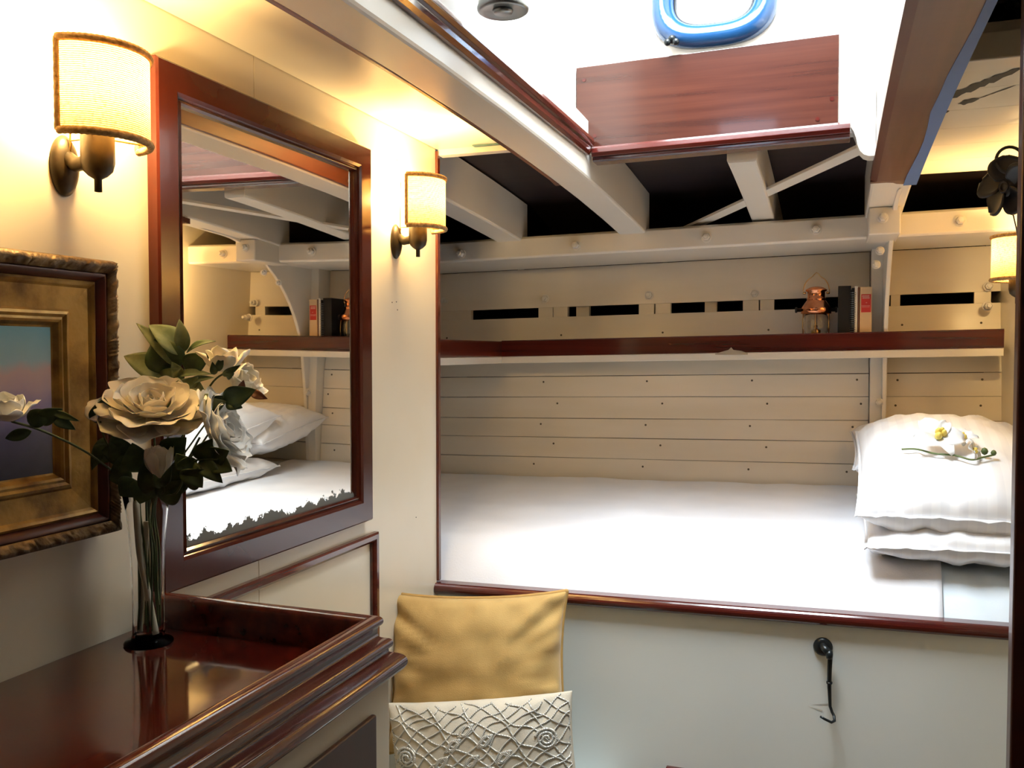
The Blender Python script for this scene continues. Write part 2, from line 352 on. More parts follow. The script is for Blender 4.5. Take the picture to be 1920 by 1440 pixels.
# ================================================================== SKYLIGHT JOINERY
t = thing('skylight_board', (-.29, SY1, E+.48), 'varnished ribbon-grain mahogany board under the portlight with moulded sill', 'board')
bm = bmesh.new(); x0, x1 = SX0+.002, .004
v = [bm.verts.new((x, y, E+z+zs(x)+.0)) for x in (x0, x1) for y in (SY1-.014, SY1-.0005) for z in (.475, .672)]
for f in ((0,1,3,2),(4,6,7,5),(0,4,5,1),(2,3,7,6),(0,2,6,4),(1,5,7,3)): bm.faces.new([v[i] for i in f])
obj('board', bm, MAHLIT, t, bevel=.0015)
bm = bmesh.new()
prof = [(-.0145, .480), (-.030, .480), (-.037, .474), (-.039, .464), (-.034, .456), (-.026, .455), (-.026, .449), (-.020, .446), (.02, .446), (.02, .470), (-.0145, .470)]
prof = [(a, b) for a, b in prof]
extrude_profile(bm, prof, [lambda a, b, x=x: (x, SY1+a, E+b+zs(x)) for x in (-.535, -.3, -.1, .028)])
obj('sill', bm, MAHX, t, bevel=.001)
for px, py in ((1095, 150), (1560, 185), (1533, 223), (1115, 255)):
    p = ony(px, py, SY1-.0145); bm = bmesh.new(); lathe(bm, [(0, -.0005), (.0045, -.0005), (.0045, .001), (0, .001)], 14, Matrix.Translation(p) @ Matrix.Rotation(R(90), 4, 'X')); obj('plug', bm, MAHX, t)
# white filler bracket stepping down from the sill to the right hand beam
bm = bmesh.new(); out = [(.0285, .50), (.0285, .478), (.034, .470), (.040, .455), (.043, .440), (.048, .427), (.056, .418), (.066, .414), (.079, .414), (.079, .56), (.0285, .56)]
solid(bm, out, lambda a, b: (a, SY1-.02, E+b), lambda a, b: (a, SY1+.03, E+b))
obj('corner_bracket', bm, WHITE, None, bevel=.002)
tag(bpy.data.objects['corner_bracket'], 'white S-curved filler block between skylight sill and right deck beam', 'bracket')
# side moulding along the beam
bm = bmesh.new(); prof = [(-.5475, .462), (-.5475, .500), (-.540, .504), (-.530, .500), (-.527, .490), (-.531, .482), (-.536, .480), (-.536, .470), (-.540, .462)]
extrude_profile(bm, prof, [lambda a, b, y=y: (a, y, E+b-.004) for y in (-.2, .8, 1.5, SY1-.035)])
tag(obj('skylight_moulding', bm, MAHY, None, bevel=.001), 'narrow mahogany moulding running along the left skylight edge', 'moulding')

# ================================================================== BEAMS
def beam(name, x0, x1, y0, y1, h, label, dz=0, m=None, n=16, group=None, chamf=.006):
    t = thing(name, ((x0+x1)/2, y0, E+arc(y0)), label, 'beam', group)
    bm = bmesh.new(); xm = (x0+x1)/2; prof = [(x0+chamf, 0), (x1-chamf, 0), (x1-chamf*.3, chamf*.3), (x1, chamf), (x1, h), (x0, h), (x0, chamf), (x0+chamf*.3, chamf*.3)]
    path = []
    for i in range(n+1):
        y = y0+(y1-y0)*i/n
        path.append(lambda a, b, y=y: (a, y, E+arc(y)+dz+zs(xm)+.003+b))
    extrude_profile(bm, prof, path)
    obj('timber', bm, m or WHITE, t)
    return t
b1 = beam('deck_beam', -.633, -.5485, -1.4, 2.80, .135, 'long white cambered deck beam left of the skylight')
bm = bmesh.new()
pts = [(y, arc(y)+.002) for y in [-.2+i*.15 for i in range(16)]]
outl = pts+[(2.10, arc(2.10)-.001), (2.14, arc(2.14)+.012), (2.155, arc(2.155)+.035), (2.155, .52)]+[(-.2, .52)]
solid(bm, outl, lambda a, b: (-.6335, a, E+b), lambda a, b: (-.643, a, E+b)); obj('mahogany_facing', bm, MAHRAW, b1, bevel=.002)
beam('deck_beam', -1.04, -.953, 1.97, 2.80, .13, 'short white deck beam above the left end of the berth beside the far sconce')
beam('deck_beam', -.235, -.168, 2.11, 3.30, .11, 'white deck beam behind the skylight sill crossed by the diagonal strap', dz=.02)
b3 = beam('deck_beam', .080, .175, -1.4, 2.80, .15, 'white deck beam right of the skylight carrying a mahogany facing')
bm = bmesh.new()                            # mahogany facing under it, ogee end
L = [1.0+i*.1 for i in range(13)]
for (xa, xb, za, zb, ye) in ((.076, .172, -.012, .002, 2.26), ):
    n = len(L); ring = []
    for y in L+[2.24]:
        ring.append([bm.verts.new((x, y, E+arc(y)+z+zs(.12))) for x, z in ((xa, zb), (xa, za), (xa+.014, za-.004), (xb-(.02 if y > 1.62 and y < 1.75 else 0)*0, za-.004), (xb, za), (xb, zb))])
    for a, b in zip(ring, ring[1:]):
        for k in range(6): bm.faces.new((a[k], a[(k+1) % 6], b[(k+1) % 6], b[k]))
    bm.faces.new(ring[0]); bm.faces.new(ring[-1][::-1])
    # ogee end
    og = [(.0, 2.24), (.0, 2.262), (.035, 2.262), (.050, 2.268), (.058, 2.285), (.070, 2.292), (.096, 2.294), (.096, 2.24)]
    solid(bm, og, lambda a, b: (xa+a, b, E+arc(2.26)-.015+zs(.12)), lambda a, b: (xa+a, b, E+arc(2.26)+.001+zs(.12)))
obj('mahogany_facing', bm, MAHRAW, b3)
bm = bmesh.new()                            # blue tape down its right edge
ring = []
for y in L+[2.29]:
    wob = .012 + .005*math.sin(y*9)+(.006 if y > 1.7 else 0)
    ring.append([bm.verts.new((x, y, E+arc(y)+z+zs(.12))) for x, z in ((.172-wob, -.0165), (.1765, -.0165), (.1765, .004), (.1775, .004), (.1775, -.0172), (.172-wob, -.0172))])
for a, b in zip(ring, ring[1:]):
    for k in range(6): bm.faces.new((a[k], a[(k+1) % 6], b[(k+1) % 6], b[k]))
bm.faces.new(ring[0]); bm.faces.new(ring[-1][::-1])
tag(obj('masking_tape', bm, TAPE, b3), 'strip of blue masking tape')
# cross beams to the right of beam 3
bm = boxb(.176, WR, 1.50, 1.555, .433, .475); tag(obj('cross_beam', bm, CREAM, None, bevel=.003), 'short bare cross beam above the cable-stained ceiling boards at upper right', 'beam')
bm = boxb(.176, .9, 1.10, 1.20, .50, .56); tag(obj('cross_beam', bm, CREAM, None, bevel=.003), 'pale cross beam in the extreme upper right corner beside the dark jamb', 'beam')
# rust / cable stains on the right ceiling
STAIN = mat('brown_stain', (.09, .075, .05), .8)
bm = bmesh.new()
for (a, b, wd) in (((1760, 190), (1915, 128), 8), ((1754, 216), (1780, 208), 2.5), ((1796, 195), (1836, 185), 4.5), ((1832, 186), (1905, 160), 1.2)):
    N = 18; prev = None
    for i in range(N+1):
        px = a[0]+(b[0]-a[0])*i/N; py = a[1]+(b[1]-a[1])*i/N
        k = wd*(.45+.55*abs(noise.noise(Vector((px*.09, py*.07, 2)))*1.6+.5))*min(1, 4*i/N+.15, 4*(N-i)/N+.2)
        q = [onz(px, py-k, .4860), onz(px, py+k, .4860)]
        for v_ in q: v_.z = E+.4861
        q = [bm.verts.new(v_) for v_ in q]
        if prev: bm.faces.new((prev[0], q[0], q[1], prev[1]))
        prev = q
tag(obj('paint_stain', bm, STAIN, bpy.data.objects['ceiling_right']), 'dark scuffed stain')
# diagonal strap
p0 = Vector((.076, 2.095, E+.447)); p1 = Vector((-.52, 2.98, E+.375))
d = (p1-p0).normalized(); s = d.cross(Vector((0, 0, 1))).normalized()*.021
bm = bmesh.new(); v = [bm.verts.new(p+a+Vector((0, 0, h))) for p in (p0, p1) for a in (-s, s) for h in (0, .008)]
for f in ((0,1,3,2),(4,6,7,5),(0,4,5,1),(2,3,7,6),(0,2,6,4),(1,5,7,3)): bm.faces.new([v[i] for i in f])
tag(obj('diagonal_strap', bm, WHITE, None, bevel=.001), 'flat white diagonal strap running beneath the deck behind the skylight', 'brace')

# beam clamp along the hull
t = thing('beam_clamp', (-.43, 2.9, E+.315), 'long white bolted timber carrying the deck beams above the shelf', 'beam')
bm = bmesh.new(); prof = [(2.742, .318), (2.742, .375), (2.750, .382), (3.12, .382), (3.12, .315), (2.748, .312)]
extrude_profile(bm, prof, [lambda a, b, x=x: (x, a, E+b+zs(x)) for x in (-1.41, -1, -.5, 0, WR-.001)]); obj('timber', bm, WHITE, t, bevel=.002)
def bolt(p, axis='Y', r=.011, h=.012, parent=None, m=None):
    bm = bmesh.new(); M = Matrix.Translation(p) @ (Matrix.Rotation(R(90), 4, 'X') if axis == 'Y' else Matrix.Rotation(R(180), 4, 'X'))
    lathe(bm, [(0, 0), (r*1.35, 0), (r*1.35, h*.15), (r, h*.2)], 18, M)
    lathe(bm, [(r, h*.2), (r, h*.85), (r*.8, h), (0, h)], 6, M)
    lathe(bm, [(r*.55, h), (r*.5, h*1.5), (0, h*1.55)], 12, M)
    return obj('bolt', bm, m or WHITE, parent, bevel=0)
for px, py in ((865, 476), (1080, 460), (1325, 445), (1530, 430), (1800, 414)): bolt(ony(px, py, 2.7415), 'Y', .012, .018, t)
for px, py in ((977, 505), (1205, 500), (1228, 506)): bolt(onz(px, py, .313+zs(-.6)), 'Z', .009, .016, t)

# hull lining ----------------------------------------------------------------
HY = [(.382, 3.13), (.315, 3.125), (.171, 3.115), (.137, 3.112), (-.003, 3.095), (-.078, 3.075), (-.152, 3.068), (-.228, 3.06), (-.2955, 3.052), (-.367, 3.045), (-.441, 3.04), (-.52, 3.03)]
def hy(z):
    for (a, ya), (b, yb) in zip(HY, HY[1:]):
        if a >= z >= b: return ya+(yb-ya)*(a-z)/(a-b)
    return HY[-1][1]
bm = bmesh.new()
def board(x0, x1, z1, z0, gap=.0016, th=.018, seed=0):
    n = max(1, int((x1-x0)/.1)); rings = []
    for i in range(n+1):
        x = x0+(x1-x0)*i/n; wob = .0012*noise.noise(Vector((x*2, z1*30, seed)))
        zt, zb = z1-gap/2+wob, z0+gap/2+wob*.5
        yt, yb = hy(z1), hy(z0)
        rings.append([bm.verts.new((x, y, E+z+zs(x))) for y, z in ((yt, zt), (yb, zb), (yb+th, zb), (yt+th, zt))])
    for a, b in zip(rings, rings[1:]):
        for k in range(4): bm.faces.new((a[k], a[(k+1) % 4], b[(k+1) % 4], b[k]))
    bm.faces.new(rings[0][::-1]); bm.faces.new(rings[-1])
zz = [-.003, -.078, -.152, -.228, -.2955, -.367, -.441, -.52]
for x0, x1 in ((-1.42, .108), (.158, WR)):
    for a, b in zip(zz, zz[1:]): board(x0, x1, a, b, seed=x0)
    board(x0, x1, .137, -.003); 
board(-1.42, .108, .315, .171); board(.158, WR, .315, .171)
hull = struct('wall_planking', bm, PLANK, bevel=.0012)
# blocks left in the ventilation slot
bm = bmesh.new()
for a, b in ((822, 884), (1010, 1037), (1038, 1065), (1078, 1103), (1198, 1227), (1229, 1258), (1320, 1343), (1393, 1423), (1425, 1452), (1670, 1688), (1826, 1858)):
    p, q = ony(a, 590, 3.12), ony(b, 590, 3.12); dk = .02 if (a in (1078, 1320)) else 0
    box(bm, p.x, q.x-.001, 3.118+dk, 3.14+dk, .133, .173, sheer=True)
obj('slot_block', bm, PLANK, hull)
bm = bmesh.new(); M0 = Matrix.Rotation(R(90), 4, 'X')                       # small plugged fastenings
SCREW = mat('plug_holes', (.10, .08, .05), .8)
rowy = {716: (-.04, 0), }
for pxs, z in (((1048, 1246, 1440, 1620), -.025), ((1019, 1213, 1410, 1607), -.098), ((1045, 1242, 1439, 1615), -.175), ((1014, 1211, 1407, 1600), -.249), ((1038, 1239, 1438), -.318), ((1001, 1206, 1405, 1590), -.392), ((838, 1052, 1242, 1440), .07), ((1690, 1838), .075), ((1683, 1842), -.025), ((1683, 1842), -.10), ((1680, 1840), -.18)):
    for px in pxs:
        y = hy(z)-.0006; d = ray(px, 700); x = d.x/d.y*y
        lathe(bm, [(0, 0), (.0036, 0), (.0036, .002), (0, .002)], 10, Matrix.Translation((x, y+.002, E+z+zs(x))) @ M0)
obj('plug', bm, SCREW, hull)
for px, py in ((833, 565), (1022, 560), (1217, 554), (1415, 551)): bolt(ony(px, py, 3.118), 'Y', .012, .013, hull)
bolt(ony(1853, 537, 3.10), 'Y', .011, .02, hull); bolt(ony(1851, 574, 3.05), 'Y', .011, .03, hull)
# frame post + hanging knee
t = thing('hanging_knee', (.13, 2.9, E), 'white curved hanging knee bolted under the beam right of the books', 'knee')
bm = bmesh.new(); X0, X1 = .144, .157
cur = []
for i in range(15):
    a = R(72)*i/14; cur.append((2.46+.53*math.sin(a), -.085+.48*math.cos(a)))
cur += [(2.982, -.01), (3.00, -.16), (3.01, -.30), (3.02, -.5)]
cur[0] = (2.40, .400)
outl = cur+[(3.13, -.5), (3.14, .40), (2.74, .40)]
solid(bm, outl, lambda a, b: (X0, a, E+b), lambda a, b: (X1, a, E+b)); obj('knee_plate', bm, WHITE, t, bevel=.003)
bm = bmesh.new(); solid(bm, [(3.05, .40), (3.03, .0), (3.015, -.16), (3.01, -.30), (3.015, -.5), (3.13, -.5), (3.14, .40)], lambda a, b: (.110, a, E+b), lambda a, b: (.1445, a, E+b)); obj('frame_post', bm, WHITE, t, bevel=.002)
bm = boxb(.085, .165, 2.60, 2.80, .315, .388); obj('cleat', bm, WHITE, t, bevel=.004)
p = ony(1655, 408, 2.595); bolt(p, 'Y', .011, .013, t); 
for px, py, y in ((1650, 470, 2.70), (1643, 496, 2.78)): bolt(ony(px, py, y), 'Y', .009, .012, t)
bolt(ony(1648, 754, 3.0), 'Y', .010, .008, t)

# ================================================================== BERTH
t = thing('berth', (-.2, YB, 0), 'built-in berth with white painted front and red-brown mahogany edge moulding', 'bed')
bm = bmesh.new()
v = [bm.verts.new((x, y, z+(zs(x) if z > .2 else 0))) for x in (-1.42, WR-.001) for y in (YB, YB+.02) for z in (0, E-.565)]
for f in ((0,1,3,2),(4,6,7,5),(0,4,5,1),(2,3,7,6),(0,2,6,4),(1,5,7,3)): bm.faces.new([v[i] for i in f])
obj('front_panel', bm, PANEL, t)
bm = bmesh.new(); r_ = .0155
prof = [(YB+.018, -.578), (YB-.002, -.578)]+[(YB-.002-r_*math.sin(R(a)), -.564-.0145*math.cos(R(a))) for a in range(10, 180, 17)]+[(YB+.018, -.549)]
extrude_profile(bm, prof, [lambda a, b, x=x: (x, a, E+b+zs(x)) for x in (-.905, -.5, 0, WR-.002)]); obj('edge_moulding', bm, MAHX, t, smooth=False)
bm = boxb(-1.41, WR-.001, YB+.02, 3.02, -.66, -.62); obj('bunk_board', bm, PANEL, t)
p = ony(1290, 1438, YB-.001)
bm = bmesh.new(); q0, q1 = ony(1250, 1434, YB), ony(1335, 1440, YB)
box(bm, q0.x, q1.x+.02, YB-.012, YB-.0005, q0.z-E-.10, q0.z-E); obj('finger_pull', bm, MAHX, t, bevel=.002)
# corner post strip between wall and berth opening
bm = bmesh.new(); box(bm, WL-.028, WL+.006, YB-.001, YB+.014, -.555, ZC-.004); struct('trim_2', bm, MAHZ, bevel=.002)

# mattress
def mz(x, y, base=0):
    k = (y-2.0)/1.03
    z = -.472+.034*k
    f = max(0, 1-(y-1.986)/.16); z -= .096*f**2.6
    z += .006*noise.noise(Vector((x*3, y*4, 1)))+.003*noise.noise(Vector((x*11, y*9, 4)))
    # puckers running back from the front edge near the pillows
    z += .013*max(0, 1-(y-1.98)/.25)*noise.noise(Vector((x*16+y*6, y*3, 9)))*(1.5 if x > -.2 else .6)
    return z+zs(x)+base
t = thing('mattress', (-.45, 2.5, E-.62), 'white mattress under a pale blue-white sheet filling the berth', 'mattress')
bm = bmesh.new(); NX, NY = 120, 70; X0m, X1m = -1.415, WR-.003
top = grid(bm, NX, NY, lambda u, v: Vector((X0m+(X1m-X0m)*u, 1.986+(3.028-1.986)*v**1.25, 0)))
for row in top:
    for q in row: q.co.z = E+mz(q.co.x, q.co.y, -.009)+.004*noise.noise(Vector((q.co.x*20, q.co.y*13, 2)))
bz = E-.618
def skirt(vs_):
    low = [bm.verts.new((q.co.x, q.co.y, bz)) for q in vs_]
    for a, b, c, d in zip(vs_, vs_[1:], low[1:], low): bm.faces.new((a, b, c, d))
skirt([r[0] for r in top]); skirt([r[-1] for r in top]); skirt(top[0]); skirt(top[-1])
obj('sheet', bm, SHEET, t, smooth=True)
bm = bmesh.new(); X1b = .222
def bedf(u, v):
    x = -1.414+(X1b+1.414)*u; y = 1.980+(3.022-1.980)*v**1.25; return Vector((x+.006*math.sin(y*9)*u**8, y, E+mz(x, y, .004)))
top = grid(bm, 130, 76, bedf)
low = [[bm.verts.new(q.co-Vector((0, 0, .009))) for q in top[-1]]]
for a, b, c, d in zip(top[-1], top[-1][1:], low[0][1:], low[0]): bm.faces.new((a, b, c, d))
fl = [bm.verts.new((r[0].co.x, 1.981, r[0].co.z-.015)) for r in top]
for a, b, c, d in zip([r[0] for r in top], [r[0] for r in top][1:], fl[1:], fl): bm.faces.new((a, b, c, d))
tag(obj('bedspread', bm, COTTON, None, smooth=True), 'smooth white cotton bedspread covering the berth up to the pillows', 'bedspread')

# ================================================================== SOFT GOODS
def cushion(name, M, W, H, T, m, N=44, seed=0, corner=.10, wr=.006, pw=.5, parent=None, dent=0, sag=0):
    bm = bmesh.new()
    def edge(u, v):        # outline in [-1,1]^2 pinched between its pointed corners
        x, y = u, v
        x *= 1-corner*(1-abs(v)**2.2)*abs(u)**3; y *= 1-corner*(1-abs(u)**2.2)*abs(v)**3
        return x*W/2, y*H/2
    V = {}
    for side in (1, -1):
        for i in range(N+1):
            for j in range(N+1):
                if side == -1 and (i in (0, N) or j in (0, N)): V[(side, i, j)] = V[(1, i, j)]; continue
                u = math.sin((i/N-.5)*math.pi); v = math.sin((j/N-.5)*math.pi)
                x, y = edge(u, v); th = ((1-u**2)*(1-v**2))**pw
                z = side*T/2*th
                e = 1-th
                wn = noise.noise(Vector((x*22+seed, y*22, side*2)))*wr*.7 + noise.noise(Vector((math.atan2(y, x)*7, seed, side)))*wr*1.6*min(1, 2*e)*(1-e**6)
                z += wn*(1 if th > .02 else 0)
                if side == 1 and dent: z -= dent*math.exp(-((x/(W*.25))**2+(y/(H*.3))**2))
                V[(side, i, j)] = bm.verts.new((x, y, z+sag*(u*u)))
    for side in (1, -1):
        for i in range(N):
            for j in range(N):
                f = [V[(side, i, j)], V[(side, i+1, j)], V[(side, i+1, j+1)], V[(side, i, j+1)]]
                try: bm.faces.new(f if side == 1 else f[::-1])
                except ValueError: pass
    rim = [V[(1, i, 0)].co.copy() for i in range(N)]+[V[(1, N, j)].co.copy() for j in range(N)]+[V[(1, i, N)].co.copy() for i in range(N, 0, -1)]+[V[(1, 0, j)].co.copy() for j in range(N, 0, -1)]
    bm.normal_update()
    surf = {(i, j): V[(1, i, j)].co.copy() for i in range(N+1) for j in range(N+1)}
    me = bpy.data.meshes.new(name); bmesh.ops.recalc_face_normals(bm, faces=bm.faces[:]); bm.to_mesh(me); bm.free()
    o = link(name, me, m, parent, True)
    return o, rim, surf
def frame_m(loc, xdir, ydir):
    x = Vector(xdir).normalized(); y = Vector(ydir); y = (y-x*y.dot(x)).normalized(); z = x.cross(y)
    return Matrix(((x.x, y.x, z.x, loc[0]), (x.y, y.y, z.y, loc[1]), (x.z, y.z, z.z, loc[2]), (0, 0, 0, 1)))
# mustard cushion
BENCH = -.905
def cush_thing(name, M, label, cat, body, W, H, T, m, **k):
    e = bpy.data.objects.new(name, None); C.objects.link(e); e.matrix_world = M; tag(e, label, cat); e['_local'] = 1
    me_o, rim, surf = cushion(body, M, W, H, T, m, parent=e, **k); me_o.matrix_parent_inverse = Matrix()
    return e, rim, surf
Mc = frame_m((-.724, 1.790, E-.548-.150), (1, .26, .035), (0, .20, 1))
cu, rim, surf = cush_thing('throw_cushion', Mc, 'mustard yellow piped throw cushion propped in the corner against the berth', 'cushion', 'cover', .400, .34, .13, GOLDC, seed=3, corner=.085, wr=.011, pw=.42)
bm = bmesh.new(); tube(bm, rim+[rim[0]], .0048, 8, False); o = obj('piping', bm, PIPE, cu, smooth=True); o.matrix_parent_inverse = Matrix()
Mk = frame_m((-.662, 1.675, E-.765-.080), (1, .22, .12), (-.10, .14, 1))
ck, rim, surf = cush_thing('throw_cushion', Mk, 'ivory throw cushion embroidered with silver rope netting, in front of the yellow one', 'cushion', 'cover', .390, .27, .11, LINEN, seed=8, corner=.05, wr=.004, pw=.40)
def onc(u, v, N=44):       # point on cushion front from u,v in 0..1
    i = (math.asin(max(-1, min(1, 2*u-1)))/math.pi+.5)*N; j = (math.asin(max(-1, min(1, 2*v-1)))/math.pi+.5)*N
    i0, j0 = min(N-1, int(i)), min(N-1, int(j)); a, b = i-i0, j-j0
    p = surf[(i0, j0)]*(1-a)*(1-b)+surf[(i0+1, j0)]*a*(1-b)+surf[(i0, j0+1)]*(1-a)*b+surf[(i0+1, j0+1)]*a*b
    return p+Vector((0, 0, .0012))
bm = bmesh.new(); rnd = random.Random(4)
def cord(pts, r=.0017):
    P = [onc(min(.99, max(.01, u)), min(.994, max(.006, v))) for u, v in pts]; tube(bm, P, r, 5, False)
for fam in (0, 1):
    for k in range(-11, 13):
        base = k/10.5+.02*rnd.random(); pts = []
        for s in range(46):
            tt = s/45; u = tt; v = base+(tt*1.05 if fam == 0 else -tt*1.05+1)
            v += .020*math.sin(tt*19+k*1.7+fam)+.012*math.sin(tt*43+k); u += .016*math.cos(tt*23+k)
            if .006 < v < .994: pts.append((u, v))
            elif len(pts) > 3: cord(pts); pts = []
            else: pts = []
        if len(pts) > 3: cord(pts)
for (u, v) in ((.44, .80), (.37, .70), (.54, .72), (.30, .58), (.63, .60), (.46, .58), (.52, .49), (.37, .46)):      # reef knots along the centre
    for q in range(3):
        cord([(u+(.026+.006*q)*math.cos(a)*(1+.3*math.sin(2*a)), v+(.032+.006*q)*math.sin(a+.5*q)) for a in [R(x) for x in range(0, 380, 20)]], .0022)
for (cx_, cy_) in ((.86, .70), (.10, .62)):                       # coiled rope roundels
    cord([(cx_+(.012+.0034*a/60)*math.cos(R(a)), cy_+(.014+.0042*a/60)*math.sin(R(a))) for a in range(0, 900, 20)], .0028)
o = obj('rope_embroidery', bm, CORD, ck, smooth=True); o.matrix_parent_inverse = Matrix()
# bench they sit on
bn = thing('bench', (-.67, 1.73, 0), 'low white bench under the cushions against the berth front', 'bench')
obj('seat', boxb(-.898, -.45, 1.50, YB-.004, -1.03, -.982), PANEL, bn, bevel=.004)
obj('base', boxb(-.898, -.47, 1.52, YB-.004, -E, -1.03), PANEL, bn)

# bed pillows (object x = stripes across)
def pillow(M, label, W, H, T, m, **k):
    e, rim, s = cush_thing('bed_pillow', M, label, 'pillow', 'pillowcase', W, H, T, m, **k)
    bm = bmesh.new(); n = len(rim); outer = []
    for i, p in enumerate(rim):
        f = 1+.030+.004*noise.noise(Vector((i*.35, k.get('seed', 0), 0))); outer.append(Vector((p.x*f, p.y*f, p.z+.006*noise.noise(Vector((i*.5, 3, k.get('seed', 0)))))))
    for i in range(n):
        a, b = rim[i], rim[(i+1) % n]; c, d = outer[(i+1) % n], outer[i]
        vs_ = [bm.verts.new(q) for q in (a, b, c, d)]; bm.faces.new(vs_)
    bmesh.ops.remove_doubles(bm, verts=bm.verts[:], dist=1e-5)
    o = obj('flange', bm, m, e, smooth=True); o.matrix_parent_inverse = Matrix()
    so = o.modifiers.new('s', 'SOLIDIFY'); so.thickness = .0025; so.offset = 0
    return e
pillow(frame_m((.272, 2.36, E-.405), (1, 0, .02), (0, 1, .01)), 'lowest white pillow, under the other two at the right end of the berth', .40, .68, .115, PCASE, seed=11, corner=.04, wr=.010, pw=.34)
pillow(frame_m((.268, 2.80, E-.285), (1, 0, .0), (0, 1, .16)), 'rear white pillow against the planked hull, behind the top one', .42, .42, .17, PCASE, seed=21, corner=.05, wr=.009, pw=.38)
pillow(frame_m((.265, 2.37, E-.288), (1, -.02, .0), (0, 1, .18)), 'topmost white striped pillow carrying the orchid sprig', .41, .68, .22, PCASE, seed=31, corner=.04, wr=.011, pw=.40)

# ================================================================== SHELF
t = thing('shelf', (-.4, 2.95, E-.03), 'long white shelf with a varnished mahogany fiddle rail along the hull above the berth', 'shelf')
bm = bmesh.new(); prof = [(2.952, -.004), (2.952, -.028), (3.10, -.028), (3.10, -.004)]
extrude_profile(bm, prof, [lambda a, b, x=x: (x, a, E+b+zs(x)) for x in (-1.10, -.5, 0, WR-.015)])
obj('shelf_board', bm, WHITE, t, bevel=.002)
bm = bmesh.new(); prof = [(2.950, -.0035), (2.950, .048), (2.953, .052), (2.962, .052), (2.965, .048), (2.965, -.0035)]
extrude_profile(bm, prof, [lambda a, b, x=x: (x, a, E+b+zs(x)) for x in (-1.10, -.7, -.5, -.2, 0, .2, WR-.015)])
obj('fiddle_rail', bm, MAHX, t)
bm = bmesh.new(); box(bm, -1.41, -1.099, 1.99, 3.10, -.040, -.017); obj('shelf_board', bm, WHITE, t, bevel=.002)
bm = bmesh.new(); box(bm, -1.115, -1.0985, 1.99, 2.962, -.0165, .038); obj('fiddle_rail', bm, MAHY, t, bevel=.002)
# chipped varnish patch on the rail
CHIP = mat('bare_primer', (.38, .33, .26), .6)
bm = bmesh.new(); pts = [(1341, 663), (1352, 660), (1366, 656), (1371, 651), (1375, 656), (1390, 658), (1402, 662), (1402, 665), (1341, 665)]
q = [ony(a, b, 2.9493) for a, b in pts]; solid(bm, [(p.x, p.z) for p in q], lambda a, b: (a, 2.9493, b), lambda a, b: (a, 2.951, b)); tag(obj('chipped_patch', bm, CHIP, t), 'chipped patch of bare primer')

def put(root, loc, rotz=0, s=1):
    root.location = loc; root.rotation_euler = (0, 0, rotz); root.scale = (s, s, s)
# lantern (local coordinates, base at z = 0)
t = thing('lantern', (0, 0, 0), 'small copper anchor lantern with round glass standing on the shelf', 'lantern', local=True)
def ch(name, bm, m, parent, **k):
    o = obj(name, bm, m, parent, **k); o.matrix_parent_inverse = Matrix(); return o
bm = bmesh.new(); lathe(bm, [(0, -.036), (.045, -.036), (.046, -.032), (.044, -.028), (.044, -.002), (.046, 0), (.047, .006), (.043, .010), (.036, .014), (.030, .016), (0, .016)], 40); ch('base', bm, COPPER, t, smooth=True)
bm = bmesh.new(); lathe(bm, [(.030, .016), (.036, .025), (.040, .042), (.040, .060), (.036, .075), (.031, .082), (.029, .082), (.034, .074), (.038, .060), (.038, .042), (.034, .026), (.028, .016)], 40); ch('globe', bm, GLASS, t, smooth=True)
bm = bmesh.new(); lathe(bm, [(0, .016), (.014, .017), (.015, .030), (.006, .034), (.006, .045), (0, .047)], 24); ch('burner', bm, BRASS, t, smooth=True)
bm = bmesh.new(); lathe(bm, [(.031, .080), (.046, .083), (.047, .100), (.044, .104), (.030, .124), (.0285, .126), (.030, .128), (.030, .131), (.027, .133), (.027, .152), (.033, .156), (.033, .159), (.022, .166), (.010, .169), (0, .170)], 40); ch('hood', bm, COPPER, t, smooth=True)
for a in range(0, 360, 60):
    bm = bmesh.new(); c, s_ = math.cos(R(a+20)), math.sin(R(a+20)); tube(bm, [(.044*c, .044*s_, .008), (.0455*c, .0455*s_, .045), (.044*c, .044*s_, .086)], .0013, 6)
    ch('guard_wire', bm, BRASS, t, smooth=True)
bm = bmesh.new(); H_ = []
for a in range(0, 181, 9):
    x = .040*math.cos(R(a)); z = .150+.052*math.sin(R(a))**.9; z += .012*math.exp(-((a-90)/13)**2)
    H_.append((x, 0, z))
tube(bm, H_, .0016, 8)
for sx in (-1, 1): lathe(bm, [(0, -.005), (.004, -.005), (.004, .004), (0, .005)], 10, Matrix.Translation((sx*.036, 0, .149)) @ Matrix.Rotation(R(90), 4, 'Y'))
ch('carrying_handle', bm, BRASS, t, smooth=True)
for sx in (-1, 1):
    bm = bmesh.new(); lathe(bm, [(0, -.008), (.006, -.008), (.006, .006), (.009, .006), (.009, .012), (0, .012)], 12, Matrix.Translation((sx*.052, .0, .095)) @ Matrix.Rotation(R(90*sx), 4, 'Y'))
    ch('lug', bm, BLACKP, t, smooth=True)
lx = ony(1530, 600, 3.02).x; put(t, (lx, 3.018, E-.0035+.036+zs(lx)), R(8))
